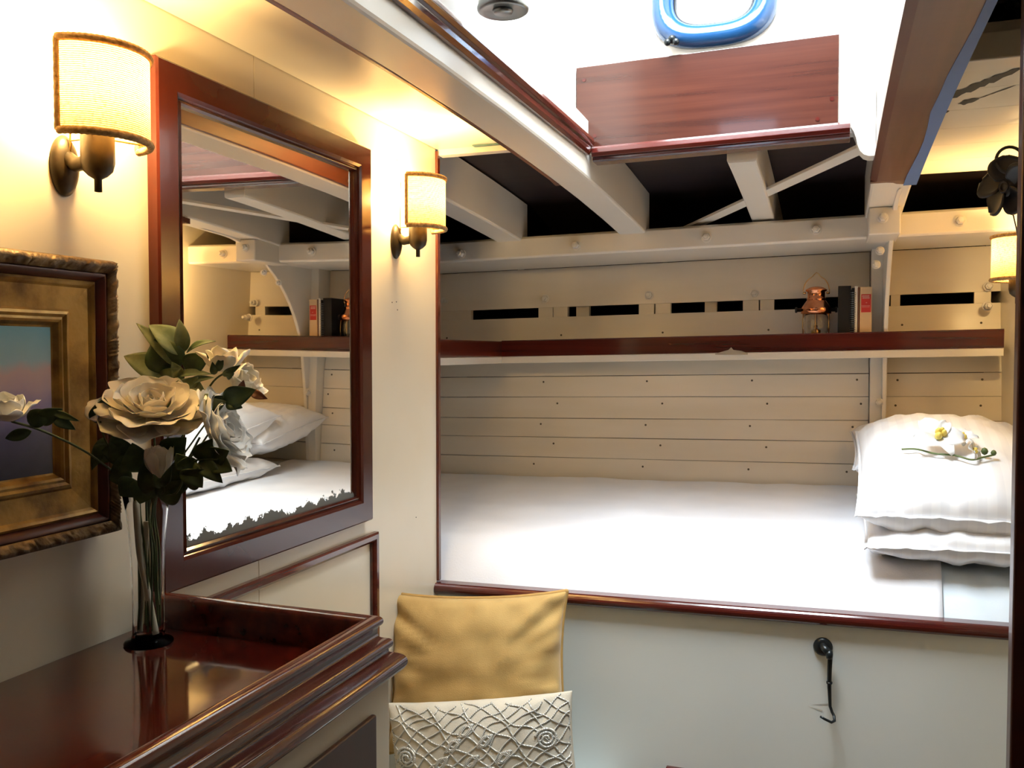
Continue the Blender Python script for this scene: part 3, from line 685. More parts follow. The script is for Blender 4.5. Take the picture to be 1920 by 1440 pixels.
# books
def book(px0, px1, top, label, cover, m, yfront=2.975, depth=.10, tilt=0, extra=None, name='book'):
    a, b = ony(px0, 600, yfront), ony(px1, 600, yfront); x0, x1 = a.x, b.x; wd = x1-x0; zt = ony((px0+px1)/2, top, yfront).z-(E-.0035+zs(x0))
    t = thing(name, (0, 0, 0), label, 'book', local=True)
    bm = bmesh.new(); c = .0022
    for y0, y1, xa, xb in ((0, depth, 0, c), (0, depth, wd-c, wd), (0, c, c*.6, wd-c*.6)):
        v = [bm.verts.new((x, y, z)) for x in (xa, xb) for y in (y0, y1) for z in (0, zt)]
        for f in ((0,1,3,2),(4,6,7,5),(0,4,5,1),(2,3,7,6),(0,2,6,4),(1,5,7,3)): bm.faces.new([v[i] for i in f])
    ch('cover', bm, m, t, bevel=.0008)
    bm = bmesh.new(); v = [bm.verts.new((x, y, z)) for x in (c, wd-c) for y in (c, depth-.004) for z in (.003, zt-.004)]
    for f in ((0,1,3,2),(4,6,7,5),(0,4,5,1),(2,3,7,6),(0,2,6,4),(1,5,7,3)): bm.faces.new([v[i] for i in f])
    ch('pages', bm, PAPER, t)
    if extra: extra(t, wd, zt)
    put(t, (x0, yfront, E-.0035+zs(x0))); return t
book(1571, 1595, 536, 'thick black book standing next to the lantern', 1, BOOKB)
def spiral(t, wd, zt):
    bm = bmesh.new(); n = 26
    for i in range(n):
        z = .012+(zt-.02)*i/n; tube(bm, [(wd*.5+.0075*math.cos(a), -.001+.006*math.sin(a), z) for a in [R(q) for q in range(0, 361, 40)]], .0009, 5, False)
    ch('wire_binding', bm, STEEL, t)
book(1596, 1601.5, 540, 'thin dark spiral-bound notebook between black and cream books', 1, BOOKB, extra=spiral, name='notebook')
book(1602, 1607.5, 536, 'slim pale cream book between the notebook and the red-labelled book', 1, WHITE)
book(1608.3, 1611, 538, 'very thin brown booklet beside the red-labelled book', 1, BROWNC, name='booklet')
def redlab(t, wd, zt):
    bm = bmesh.new(); v = [bm.verts.new((x, y, z)) for x in (.0035, wd-.003) for y in (-.0006, .0002) for z in (zt*.60, zt*.885)]
    for f in ((0,1,3,2),(4,6,7,5),(0,4,5,1),(2,3,7,6),(0,2,6,4),(1,5,7,3)): bm.faces.new([v[i] for i in f])
    lb = ch('spine_label', bm, REDL, t); tag(lb, 'red spine label')
    bm = bmesh.new()
    for z0, z1, x0, x1 in ((.845, .868, .006, wd-.007), (.815, .838, .007, wd-.0065), (.745, .757, wd*.48, wd*.60), (.70, .708, .005, wd-.005), (.68, .688, .006, wd-.006)):
        n = 7
        for k in range(n):
            a = x0+(x1-x0)*k/n; b = x0+(x1-x0)*(k+.72)/n; v = [bm.verts.new((x, -.0009, z*zt)) for x, z in ((a, z0), (b, z0), (b, z1), (a, z1))]; bm.faces.new(v)
    ch('label_print', bm, PINKL, lb)
book(1612, 1634.5, 538, 'cream book with a red spine label at the right end of the row', 1, BOOKC, extra=redlab)

# ================================================================== MIRROR
t = thing('wall_mirror', (WL+.02, 1.31, E), 'large wall mirror in a flat mahogany frame with lost silvering along the bottom', 'mirror')
def rect_frame(bm, y0, y1, z0, z1, prof, x0, seg=1, fn=None):
    """prof [(inward offset, height out of the wall)]; swept round a rectangle with mitred corners, facing +X"""
    cs = [(y0, z0, 1, 1), (y1, z0, -1, 1), (y1, z1, -1, -1), (y0, z1, 1, -1)]; n = len(prof)
    for c in range(4):
        a, b = cs[c], cs[(c+1) % 4]; rings = []
        for s_ in range(seg+1):
            f = s_/seg; ring = []
            for k, (i, h) in enumerate(prof):
                ya, za = a[0]+a[2]*i, a[1]+a[3]*i; yb, zb = b[0]+b[2]*i, b[1]+b[3]*i
                y, z = ya+(yb-ya)*f, za+(zb-za)*f
                hh = h+(fn(k, y, z, c) if fn else 0); ring.append(bm.verts.new((x0+hh, y, E+z)))
            rings.append(ring)
        for r0, r1 in zip(rings, rings[1:]):
            for k in range(n-1): bm.faces.new((r0[k], r0[k+1], r1[k+1], r1[k]))
            bm.faces.new((r0[n-1], r0[0], r1[0], r1[n-1]))
bm = bmesh.new(); rect_frame(bm, 1.005, 1.612, -.342, .409, [(0, .001), (0, .017), (.003, .020), (.040, .020), (.045, .017), (.048, .013), (.048, .001)], WL); o = obj('frame', bm, MAHF, t)
bmesh_ = None
bm = bmesh.new(); rect_frame(bm, 1.053, 1.564, -.294, .361, [(0, .003), (0, .014), (.004, .016), (.007, .012), (.007, .003)], WL); obj('inner_bead', bm, wood('bead_mahogany', (.03, .006, .004), (.07, .014, .008), 'z'), t)
bm = bmesh.new(); box(bm, WL+.001, WL+.0065, 1.054, 1.563, -.293, .360); obj('mirror_glass', bm, MIR, t)
# locker door trim below the mirror
bm = bmesh.new(); rect_frame(bm, 1.02, 1.652, -.80, -.375, [(0, .0005), (0, .010), (.004, .013), (.013, .013), (.018, .009), (.020, .006), (.020, .0005)], WL)
struct('trim_3', bm, MAHY)

# ================================================================== PAINTING
PY0, PY1, PZ0, PZ1 = .30, .9125, -.233, .1166
t = thing('framed_painting', (WL+.01, .6, E-.06), 'small sunset-sky painting in a wide worn gilt carved frame on the left wall', 'painting')
def carve(k, y, z, c):
    """shallow hand-cut lozenges, scrolls and reeding along the outer band"""
    s_ = (y if c in (0, 2) else z); ph = (s_ % .052)/.052
    if k in (2, 3, 4):
        if ph < .30: q = math.tanh(4*math.sin(s_*1450))*.5                 # reeding
        elif ph < .36 or ph > .94: q = -1.2                                 # cuts between the ornaments
        else: q = math.tanh(3*math.sin((ph-.36)/.58*math.pi*3+k*1.3))*.9    # scroll
        return .0013*q+.0008*noise.noise(Vector((s_*160, k*3, 1)))
    return .0008*noise.noise(Vector((s_*60, k, 0)))
bm = bmesh.new()
rect_frame(bm, PY0, PY1, PZ0, PZ1, [(0, .001), (0, .026), (.0035, .037), (.009, .040), (.013, .036), (.017, .0345), (.0175, .030)], WL, 320, carve); obj('carved_edge', bm, GILTD, t, smooth=True)
bm = bmesh.new(); rect_frame(bm, PY0+.0172, PY1-.0172, PZ0+.0172, PZ1-.0172, [(0, .001), (0, .032), (.004, .033), (.007, .027), (.011, .024), (.0115, .001)], WL, 60, lambda k, y, z, c: .0006*noise.noise(Vector((y*40, z*40, k)))); obj('inner_cove', bm, REDBOLE, t, smooth=True)
bm = bmesh.new(); rect_frame(bm, PY0+.0284, PY1-.0284, PZ0+.0284, PZ1-.0284, [(0, .001), (0, .024), (.003, .026), (.006, .024), (.009, .021), (.036, .018), (.039, .021), (.0425, .022), (.046, .019), (.049, .020), (.052, .0185), (.056, .013), (.0585, .012), (.0585, .001)], WL, 60, lambda k, y, z, c: .0006*noise.noise(Vector((y*40, z*40, k)))); obj('gilt_panel', bm, GILT, t)
ART = mat('sky_painting', (.3, .3, .4), .35)
n_, l_, b_ = nodes(ART); tc_ = n_.new('ShaderNodeTexCoord'); sp = n_.new('ShaderNodeSeparateXYZ'); l_.new(tc_.outputs['Object'], sp.inputs[0])
nz = n_.new('ShaderNodeTexNoise'); nz.inputs['Scale'].default_value = 22; nz.inputs['Detail'].default_value = 3; l_.new(tc_.outputs['Object'], nz.inputs[0])
m1 = n_.new('ShaderNodeMath'); m1.operation = 'MULTIPLY_ADD'; m1.inputs[1].default_value = .035; l_.new(nz.outputs[0], m1.inputs[0]); l_.new(sp.outputs[2], m1.inputs[2])
mr = n_.new('ShaderNodeMapRange'); mr.inputs[1].default_value = E-.14+.017; mr.inputs[2].default_value = E+.023+.017; l_.new(m1.outputs[0], mr.inputs[0])
rp = n_.new('ShaderNodeValToRGB'); cr = rp.color_ramp
for p, c in ((0, (.02, .02, .05)), (.25, (.08, .08, .16)), (.45, (.28, .23, .42)), (.60, (.48, .36, .44)), (.72, (.55, .40, .42)), (.80, (.32, .48, .56))):
    e = cr.elements.new(p) if p not in (0,) else cr.elements[0]; e.color = (*c, 1)
cr.elements[-1].position = 1.0; cr.elements[-1].color = (.17, .40, .52, 1)
l_.new(mr.outputs[0], rp.inputs[0]); l_.new(rp.outputs[0], b_.inputs['Base Color'])
bm = bmesh.new(); box(bm, WL+.001, WL+.0125, PY0+.0868, PY1-.0868, PZ0+.0868, PZ1-.0868); obj('canvas', bm, ART, t)

# ================================================================== SCONCES (local: wall at x = 0, facing +X, z = 0 at shade middle)
def make_sconce(label):
    t = thing('wall_sconce', (0, 0, 0), label, 'wall lamp', 'fabric-shaded bronze wall sconces', local=True)
    bm = bmesh.new(); M = Matrix.Translation((0, 0, -.078)) @ Matrix.Rotation(R(90), 4, 'Y')
    lathe(bm, [(0, 0), (.021, 0), (.0215, .003), (.018, .008), (.012, .012), (0, .014)], 36, M, sx=1.75, sy=1.0); ch('backplate', bm, BRONZE, t, smooth=True)
    bm = bmesh.new(); tube(bm, [(.008, 0, -.070), (.022, 0, -.078), (.036, 0, -.076), (.050, 0, -.066)], [.010, .009, .009, .010], 14); ch('arm', bm, BRONZE, t, smooth=True)
    bm = bmesh.new(); lathe(bm, [(0, -.100), (.003, -.100), (.003, -.112), (.0045, -.113), (.0045, -.098), (.011, -.094), (.017, -.088), (.0195, -.078), (.0195, -.046), (.017, -.044), (0, -.044)], 30, Matrix.Translation((.055, 0, 0)))
    ch('lamp_cup', bm, BRONZE, t, smooth=True)
    bm = bmesh.new(); lathe(bm, [(0, -.044), (.010, -.042), (.012, -.030), (.017, -.016), (.017, -.006), (.011, .006), (0, .010)], 24, Matrix.Translation((.055, 0, 0))); b = ch('bulb', bm, BULB, t, smooth=True)
    rS, c0, a0 = .064, .050, R(82)
    def arcp(a, r, z): return (c0+r*math.cos(a)*1.0, r*math.sin(a), z)
    bm = bmesh.new(); N = 48
    rows = []
    for i in range(N+1):
        a = -a0+2*a0*i/N; rows.append([bm.verts.new(arcp(a, rS, z)) for z in (-.053, -.018, .018, .053)])
    for A, B in zip(rows, rows[1:]):
        for k in range(3): bm.faces.new((A[k], A[k+1], B[k+1], B[k]))
    s_ = ch('lamp_shade', bm, SHADE, t, smooth=True)
    bm = bmesh.new()
    for z in (-.053, .053): tube(bm, [arcp(-a0+2*a0*i/60, rS-.0004, z) for i in range(61)], [.0044+.0007*(i % 2) for i in range(61)], 8)
    for sg in (-1, 1): tube(bm, [arcp(sg*a0, rS-.0004, -.053+.106*i/20) for i in range(21)], [.0036+.0005*(i % 2) for i in range(21)], 8)
    ch('shade_braid', bm, SHTRIM, s_, smooth=True)
    bm = bmesh.new()
    for z in (.050, -.050): tube(bm, [(.012, 0, -.06), (.014, 0, z), ], .0012, 6)
    for sg in (-1, 1):
        for z in (-.048, .048): tube(bm, [(.055, 0, z), arcp(sg*R(60), rS-.003, z)], .0011, 5)
    tube(bm, [(.055, 0, -.048), (.055, .012, -.04), (.055, .018, 0), (.055, .014, .035), (.055, 0, .048)], .0011, 5)
    tube(bm, [(.012, 0, -.048), (.055, 0, -.048)], .0011, 5); ch('wire_carrier', bm, BRASS, t)
    return t
def copy_tree(o, parent=None):
    c = o.copy(); C.objects.link(c)
    if parent: c.parent = parent
    for k in list(o.children): copy_tree(k, c)
    return c
def bulb_light(p, power, name='sconce_light'):
    l = bpy.data.lights.new(name, 'POINT'); l.energy = power; l.color = (1, .67, .27); l.shadow_soft_size = .016
    o = bpy.data.objects.new(name, l); C.objects.link(o); o.location = p
s1 = make_sconce('bronze wall sconce with woven shade, above the gilt-framed painting, left of the mirror')
s2 = copy_tree(s1); s2['label'] = 'bronze wall sconce with woven shade on the narrow wall right of the mirror'
s3 = copy_tree(s1); s3['label'] = 'bronze wall sconce half hidden by the dark jamb at the far right'
put(s1, (WL, .861, E+.308)); put(s2, (WL, 1.752, E+.318)); put(s3, (WR, 2.53, E+.234), math.pi)
for (x, y, z, pw) in ((WL+.055, .861, E+.325, 15), (WL+.055, 1.752, E+.331, 12.5), (WR-.055, 2.53, E+.247, 10)): bulb_light((x, y, z+.0), pw)

# ================================================================== DRESSER
t = thing('dresser', (-.73, .3, 0), 'dark mahogany dresser top with raised fiddles and moulded edge in the lower left', 'dresser')
YE = .985
bm = bmesh.new(); box(bm, -.897, -.556, -1.2, YE-.002, -.400, -.380); obj('top', bm, MAHTOP, t)
prof = [(-.556, -.3995), (-.556, -.346), (-.555, -.339), (-.5495, -.3345), (-.541, -.3345), (-.5355, -.339), (-.5355, -.346), (-.541, -.3495), (-.541, -.361), (-.536, -.364), (-.529, -.366), (-.5265, -.370), (-.5265, -.376), (-.531, -.3795), (-.530, -.384), (-.522, -.386), (-.515, -.391), (-.512, -.399), (-.515, -.407), (-.522, -.412), (-.545, -.412), (-.548, -.400)]
path = [lambda a, b, y=y: (a, y, E+b) for y in (-1.2, -.2, .5)]
# mitred return along the far end to the wall
path += [lambda a, b: (a, YE+(a+.556), E+b), lambda a, b: (-.897, YE+(a+.556), E+b)]
def chaikin(p):
    q = []
    for i in range(len(p)):
        a, b = p[i], p[(i+1) % len(p)]; q += [(a[0]*.75+b[0]*.25, a[1]*.75+b[1]*.25), (a[0]*.25+b[0]*.75, a[1]*.25+b[1]*.75)]
    return q
prof = chaikin(chaikin(prof))
bm = bmesh.new(); extrude_profile(bm, prof, path); o = obj('moulded_fiddle', bm, MAHY, t, smooth=True)
o.modifiers.new('edge', 'EDGE_SPLIT').split_angle = R(50)
bm = bmesh.new(); box(bm, -.897, -.527, -1.2, YE+.020, -E, -.4125); obj('carcass', bm, CREAM, t, bevel=.003)
DY = .975
d = obj('door', boxb(-.527, -.519, .42, DY-.018, -1.05, -.442), MAHJ, t, bevel=.003)
bm = bmesh.new(); box(bm, -.5195, -.515, .50, DY-.075, -.98, -.52); obj('door_panel', bm, MAHJ, d, bevel=.003)
d = obj('door', boxb(-.527, -.519, -.25, .40, -1.05, -.442), MAHJ, t, bevel=.003)

# ================================================================== VASE AND FLOWERS
VX, VY = -.837, .926
VB = E-.380
t = thing('glass_vase', (VX, VY, VB), 'slender clear glass trumpet vase holding the white roses on the dresser', 'vase')
bm = bmesh.new(); M = Matrix.Translation((VX, VY, VB))
lathe(bm, [(0, 0), (.030, 0), (.031, .002), (.029, .005), (.022, .007), (.0205, .012), (.0195, .030), (.0195, .060), (.0205, .100), (.0225, .140), (.026, .175), (.030, .198), (.0288, .1985), (.0245, .175), (.0208, .140), (.0186, .100), (.0176, .060), (.0174, .030), (.016, .008), (.010, .005), (0, .004)], 48, M)
obj('vase_body', bm, VGLASS, t, smooth=True)
def petal(bm, M, L, W, cup, roll, seed, ruff=.05, NU=10, NV=10):
    """petal growing along +Z from the origin; W half width, cup = half angle of its hollow, roll = outward curl of the lip"""
    def f(u, v):
        s_ = (u-.5)*2; vv = v*(1-.13*abs(s_)**3)
        wdt = W*(.28+.72*min(1, v/.62)**.8)*math.sqrt(max(0, 1-max(0, (v-.62)/.46)**2.4))
        a = s_*cup; rr = W/max(.2, cup)
        y = rr*math.sin(a)*wdt/W; x = -rr*(1-math.cos(a))*(wdt/W)
        z = L*vv; x += L*.20*math.sin(v*math.pi*.9)
        x += L*roll*max(0, v-.6)**1.5*2.0; z -= L*roll*max(0, v-.6)**2*1.0
        k = v**1.5
        x += ruff*L*noise.noise(Vector((s_*2.0, v*2.5, seed)))*k; z += ruff*L*.9*noise.noise(Vector((s_*2.6+4, v*1.5, seed*1.7)))*k
        return M @ Vector((x, y, z))
    grid(bm, NU, NV, f)
def axis_m(p, axis, spin=0):
    z = Vector(axis).normalized(); q = z.to_track_quat('Z', 'Y'); return Matrix.Translation(p) @ q.to_matrix().to_4x4() @ Matrix.Rotation(spin, 4, 'Z')
def bloom(parent, p, axis, rad, m, openness=1.0, seed=0, layers=None, name='bloom'):
    rnd = random.Random(seed); bm = bmesh.new(); A = axis_m(p, axis, rnd.random()*6)
    layers = layers or [(3, .30, 5, .42), (4, .42, 14, .50), (5, .58, 27, .60), (6, .76, 42, .68), (7, .92, 56, .74), (7, 1.0, 68, .78)]
    for li, (n, L, tilt, W) in enumerate(layers):
        for k in range(n):
            spin = 2*math.pi*(k+.5*(li % 2)+.25*rnd.random())/n; tl = R(tilt*openness+rnd.uniform(-5, 5))
            M = A @ Matrix.Rotation(spin, 4, 'Z') @ Matrix.Translation((rad*.035*li, 0, rad*(.10-.018*li))) @ Matrix.Rotation(tl, 4, 'Y')
            petal(bm, M, rad*L*rnd.uniform(.93, 1.07), rad*W*.80, max(.35, 1.15-.15*li), .06+.07*li*openness, seed*9+li*11+k, ruff=.07+.03*li)
    o = obj(name, bm, m, parent, smooth=True); s_ = o.modifiers.new('s', 'SOLIDIFY'); s_.thickness = .0005
    sb = o.modifiers.new('sub', 'SUBSURF'); sb.levels = 1; sb.render_levels = 1
    return o
def leaf(parent, base, tip, normal, width, m, fold=.25, bend=.12, name='leaf', jag=0):
    base, tip = Vector(base), Vector(tip); d = tip-base; L = d.length; t_ = d.normalized(); n = Vector(normal); n = (n-t_*n.dot(t_)).normalized(); s_ = t_.cross(n); bm = bmesh.new()
    def f(u, v):
        a = (u-.5)*2; w_ = width*.5*(math.sin(math.pi*v**.80)**.85)*(1-.15*v)
        if jag: w_ *= 1+jag*((v*14) % 1)*min(1, abs(a))
        return base+d*v+s_*a*w_+n*(abs(a)*w_*fold+bend*L*math.sin(math.pi*v)-.0*v)
    grid(bm, 6, 14, f); bmesh.ops.remove_doubles(bm, verts=bm.verts[:], dist=1e-6)
    o = obj(name, bm, m, parent, smooth=True); so = o.modifiers.new('s', 'SOLIDIFY'); so.thickness = .0006
    return o
def P(px, py, f): return ond(px, py, f)
def stem(parent, pts, r=.0014, m=STEMG, name='stem'):
    pts = [Vector(p) for p in pts]; q = []
    for i in range(len(pts)-1):
        p0, p1, p2, p3 = pts[max(0, i-1)], pts[i], pts[i+1], pts[min(len(pts)-1, i+2)]
        for k in range(6):
            s_ = k/6; q.append(.5*((2*p1)+(-p0+p2)*s_+(2*p0-5*p1+4*p2-p3)*s_*s_+(-p0+3*p1-3*p2+p3)*s_**3))
    q.append(pts[-1]); bm = bmesh.new(); tube(bm, q, r, 8); return obj(name, bm, m, parent, smooth=True)
TOCAM = lambda p: (Vector((0, 0, E))-Vector(p)).normalized()
UP = Vector((0, 0, 1))
def inv(dx, dy, h): return Vector((VX+dx, VY+dy, VB+h))
# big open rose
p = P(285, 775, 1.10)
t = thing('rose', p, 'large fully open ivory rose at the front of the bouquet', 'flower', 'roses in the glass vase')
bloom(t, p, TOCAM(p)*.50+UP*.85+Vector((.02, 0, 0)), .060, PETAL, 1.03, 3)
stem(t, [inv(.004, -.006, .016), inv(.0, .002, .10), inv(-.004, .004, .19), P(290, 860, 1.13), p])
# right hand open rose facing away to the right
p = P(400, 815, 1.08)
t = thing('rose', p, 'open white rose turned to the right overlapping the mirror', 'flower', 'roses in the glass vase')
bloom(t, p, Vector((.75, .25, .35)), .050, PETW, .85, 5)
stem(t, [inv(-.006, .004, .016), inv(.004, .002, .09), inv(.016, -.004, .195), P(340, 880, 1.09), p-Vector((.02, 0, .004))])
# upper half open rose
p = P(420, 700, 1.10)
t = thing('rose', p, 'half-open ivory rose at the top right of the bouquet', 'flower', 'roses in the glass vase')
half = [(3, .55, 3, .45), (4, .75, 10, .55), (5, .95, 20, .62), (4, 1.05, 38, .62)]
bloom(t, p, Vector((-.02, .0, 1)), .034, PETAL, 1.0, 8, half)
stem(t, [inv(.008, .008, .02), inv(.012, 0, .12), inv(.012, -.006, .19), P(352, 800, 1.10), P(395, 722, 1.10), p], .0013)
for a, b in (((408, 696), (418, 664)), ((402, 702), (398, 678)), ((418, 704), (452, 684)), ((425, 706), (440, 700))): leaf(t, P(*a, 1.085), P(*b, 1.075), TOCAM(p), .010, LEAFR, name='sepal')
# small rose behind, at the right
p = P(440, 728, 1.14)
t = thing('rose', p, 'loose pale rose partly hidden behind green leaves at the right', 'flower', 'roses in the glass vase')
bloom(t, p, Vector((.7, .1, .5)), .036, PETAL, 1.0, 12, half)
stem(t, [inv(.01, .010, .02), inv(.012, .008, .12), inv(.014, .004, .19), P(380, 830, 1.13), p], .0013)
leaf(t, P(448, 745, 1.10), P(457, 712, 1.10), TOCAM(p), .012, BROWNL, name='sepal')
# bud low in front
p = P(302, 900, 1.07)
t = thing('rose', p, 'closed creamy rosebud hanging low in front of the vase rim', 'flower', 'roses in the glass vase')
bud = [(3, .8, 0, .38), (4, .95, 4, .48), (5, 1.0, 9, .55)]
bloom(t, p, Vector((-.12, 0, 1)), .040, PETAL, 1.0, 15, bud)
stem(t, [inv(.010, -.012, .02), inv(.006, -.008, .1), inv(-.002, -.010, .195), P(305, 925, 1.075), p], .0014)
leaf(t, P(305, 912, 1.055), P(322, 872, 1.045), TOCAM(p), .012, LEAFR, name='sepal'); leaf(t, P(300, 915, 1.055), P(287, 888, 1.045), TOCAM(p), .010, LEAFR, name='sepal')
# rose at far left over the painting
p = P(22, 790, .93)
t = thing('rose', p, 'greenish-white rose in front of the painting at the left edge', 'flower', 'roses in the glass vase')
bloom(t, p, Vector((.1, -.25, 1)), .030, PETW, 1.1, 18, half)
stem(t, [inv(-.006, -.012, .02), inv(-.004, -.01, .1), inv(-.006, -.018, .195), P(180, 860, 1.04), P(90, 812, .97), p], .0013)
for a, b, wd in (((52, 790), (104, 772), .022), ((70, 790), (118, 766), .02), ((96, 772), (150, 790), .009), ((100, 782), (142, 806), .014), ((60, 808), (10, 822), .014)): leaf(t, P(*a, .955), P(*b, .955), TOCAM(p), wd, LEAFR)
# eucalyptus-like sprig standing up at the back
t = thing('leaf_sprig', P(330, 760, 1.13), 'upright sprig of large soft grey-green leaves behind the big rose', 'foliage')
stem(t, [inv(-.010, .006, .02), inv(-.006, .006, .12), inv(-.002, .006, .19), P(315, 820, 1.14), P(335, 700, 1.14), P(348, 645, 1.14), P(345, 615, 1.14)], .0013, STEMG)
for a, b, wd, m_, nn in (((345, 660), (336, 598), .020, LEAFG, 0), ((342, 650), (328, 622), .014, LEAFG, 0), ((342, 665), (278, 610), .040, LEAFG, 1), ((335, 690), (255, 606), .022, LEAFG, .5), ((318, 700), (296, 628), .052, LEAFR, 0), ((350, 662), (405, 640), .013, LEAFR, 1), ((345, 690), (395, 664), .030, LEAFR, 0), ((340, 712), (322, 678), .018, LEAFG, 0), ((330, 706), (398, 702), .012, LEAFG, .6), ((350, 722), (402, 708), .012, LEAFG, .6), ((318, 712), (232, 668), .040, LEAFG, .6), ((330, 740), (372, 706), .028, LEAFG, 0), ((345, 720), (385, 735), .024, LEAFG, .3), ((300, 715), (340, 690), .02, LEAFG, .2)):
    leaf(t, P(*a, 1.14), P(*b, 1.13), TOCAM((-.8, .9, E))+UP*nn, wd, m_)
# rose leaves right / lower
t = thing('leaf_sprig', P(400, 860, 1.05), 'spray of dark serrated rose leaves hanging right of the rosebud', 'foliage')
stem(t, [inv(.014, -.010, .02), inv(.014, -.008, .12), inv(.014, -.010, .19), P(330, 925, 1.05), P(352, 872, 1.04), P(375, 862, 1.035), P(410, 862, 1.03)], .0011, STEMG)
for a, b, wd in (((372, 862), (398, 822), .026), ((375, 862), (418, 906), .022), ((400, 862), (436, 884), .026), ((395, 858), (430, 845), .026), ((370, 864), (325, 878), .018), ((345, 905), (383, 880), .03), ((350, 872), (380, 915), .028), ((352, 880), (330, 850), .022)): leaf(t, P(*a, 1.04), P(*b, 1.03), TOCAM((-.7, .9, E)), wd, LEAFR)
t = thing('leaf_sprig', P(440, 740, 1.08), 'broad green leaves with one brown tip beside the loose pale rose', 'foliage')
stem(t, [inv(.012, .004, .02), inv(.013, .002, .12), inv(.016, -.002, .19), P(360, 830, 1.09), P(405, 770, 1.09), P(430, 745, 1.085)], .0011, STEMG)
for a, b, wd, m_ in (((418, 750), (480, 730), .028, LEAFR), ((425, 752), (455, 765), .018, LEAFR), ((470, 735), (502, 748), .012, BROWNL), ((405, 768), (384, 738), .024, LEAFG), ((400, 758), (420, 742), .018, LEAFR), ((385, 765), (425, 752), .022, LEAFG)): leaf(t, P(*a, 1.085), P(*b, 1.08), TOCAM((-.7, .9, E)), wd, m_)
t = thing('leaf_sprig', P(200, 850, 1.08), 'dark drooping rose leaves at the left of the bouquet in shadow', 'foliage')
stem(t, [inv(-.012, -.004, .02), inv(-.010, -.006, .12), inv(-.014, -.010, .19), P(240, 880, 1.09), P(200, 830, 1.07), P(188, 790, 1.06)], .0011, STEMG)
for a, b, wd in (((188, 795), (196, 745), .030), ((195, 820), (172, 882), .016), ((205, 835), (182, 870), .03), ((240, 870), (210, 815), .032), ((245, 880), (205, 900), .035), ((262, 885), (248, 830), .036), ((255, 900), (225, 930), .034), ((275, 900), (262, 945), .036), ((290, 930), (275, 850), .034), ((300, 935), (345, 900), .034), ((320, 930), (345, 850), .034), ((250, 850), (190, 845), .034), ((310, 850), (350, 820), .034)): leaf(t, P(*a, 1.085), P(*b, 1.075), TOCAM((-.8, .9, E)), wd, LEAFR)
# pale thick stems seen in the vase
t = thing('flower_stem', inv(0, 0, .012), 'thick pale stem leaning left to right inside the glass vase', 'stem')
fs = lambda q, h, d=.010: inv(.94*q+.67*d, .34*q-.74*d, h)
stem(t, [fs(-.014, .185), fs(-.010, .12), fs(-.001, .07), fs(.009, .015)], .0042, STEMM)
t = thing('flower_stem', inv(0, 0, .012), 'pale stem crossing behind at the left side inside the glass vase', 'stem')
stem(t, [fs(-.001, .16, .002), fs(-.005, .09, .002), fs(-.009, .05, .002), fs(-.012, .015, .002)], .0038, STEMM)
t = thing('flower_stem', inv(0, 0, .012), 'dark stem at the right side inside the glass vase', 'stem')
stem(t, [inv(-.004, .010, .16), inv(.002, .008, .11), inv(.012, .004, .05)], .0026, STEMG)

# ================================================================== ORCHID SPRIG ON THE PILLOW
dg = bpy.context.evaluated_depsgraph_get(); dg.update()
def drop(px, py):
    o = Vector((0, 0, E)); hit = scene.ray_cast(dg, o, ray(px, py).normalized()); return hit[1]
ORP = mat('orchid_petal', (.88, .88, .86), .5); ORY = mat('orchid_lip', (.80, .62, .12), .5); ORG = mat('orchid_green', (.10, .14, .04), .5)
pt = {k: drop(*k)+Vector((0, -.006, .010)) for k in ((1690, 850), (1718, 850), (1750, 858), (1790, 862), (1820, 870), (1840, 866), (1862, 861), (1845, 858), (1766, 845), (1820, 858), (1806, 840))}
t = thing('orchid_sprig', pt[(1790, 862)], 'artificial white orchid sprig with yellow lips lying on the top pillow', 'flower')
stem(t, [pt[(1690, 850)], pt[(1718, 850)], pt[(1750, 858)], pt[(1790, 862)], pt[(1820, 870)], pt[(1840, 866)], pt[(1862, 861)]], .0022, ORG)
def orchid(c, s, seed, ax):
    A = axis_m(c, ax, seed); bm = bmesh.new()
    for k, (a, L, wd) in enumerate(((0, 1, .55), (125, 1, .55), (235, 1, .55), (62, 1.05, .95), (-62, 1.05, .95))):
        M = A @ Matrix.Rotation(R(a), 4, 'Z')
        def f(u, v):
            q = (u-.5)*2; ww = wd*s*.5*math.sin(math.pi*min(1, v*.85+.08))**.7
            return M @ Vector((s*L*v*1.0, q*ww, s*(.25*math.sin(v*2.6)+.10*q*q)+s*.06*noise.noise(Vector((q, v*2, seed+k)))))
        grid(bm, 6, 7, f)
    o = obj('petals', bm, ORP, t, smooth=True); so = o.modifiers.new('s', 'SOLIDIFY'); so.thickness = .0006
    bm = bmesh.new(); 
    for dx, dy, r_ in ((.0, 0, .14), (.22, .10, .12), (.25, -.12, .12), (.34, 0, .10)): lathe(bm, [(0, 0), (r_*s, .08*s), (r_*s*1.1, .2*s), (r_*s*.6, .34*s), (0, .38*s)], 12, A @ Matrix.Translation((dx*s, dy*s, .1*s)))
    tag(obj('lip', bm, ORY, t, smooth=True), 'yellow lip')
orchid(pt[(1766, 845)]+Vector((-.012, -.012, .016)), .052, 1.0, (.15, -.75, .7)); orchid(pt[(1806, 840)]+Vector((0, -.004, .010)), .030, 2.2, (.1, -.5, .8)); orchid(pt[(1820, 858)]+Vector((0, -.008, .008)), .026, 4.0, (.9, -.4, .4))
for k, r_ in (((1845, 858), .0075), ((1862, 861), .006)):
    bm = bmesh.new(); lathe(bm, [(0, -r_*1.1), (r_*.7, -r_*.7), (r_, 0), (r_*.7, r_*.8), (0, r_*1.2)], 16, Matrix.Translation(pt[k]+Vector((0, 0, .004)))); obj('bud', bm, ORG, t, smooth=True)

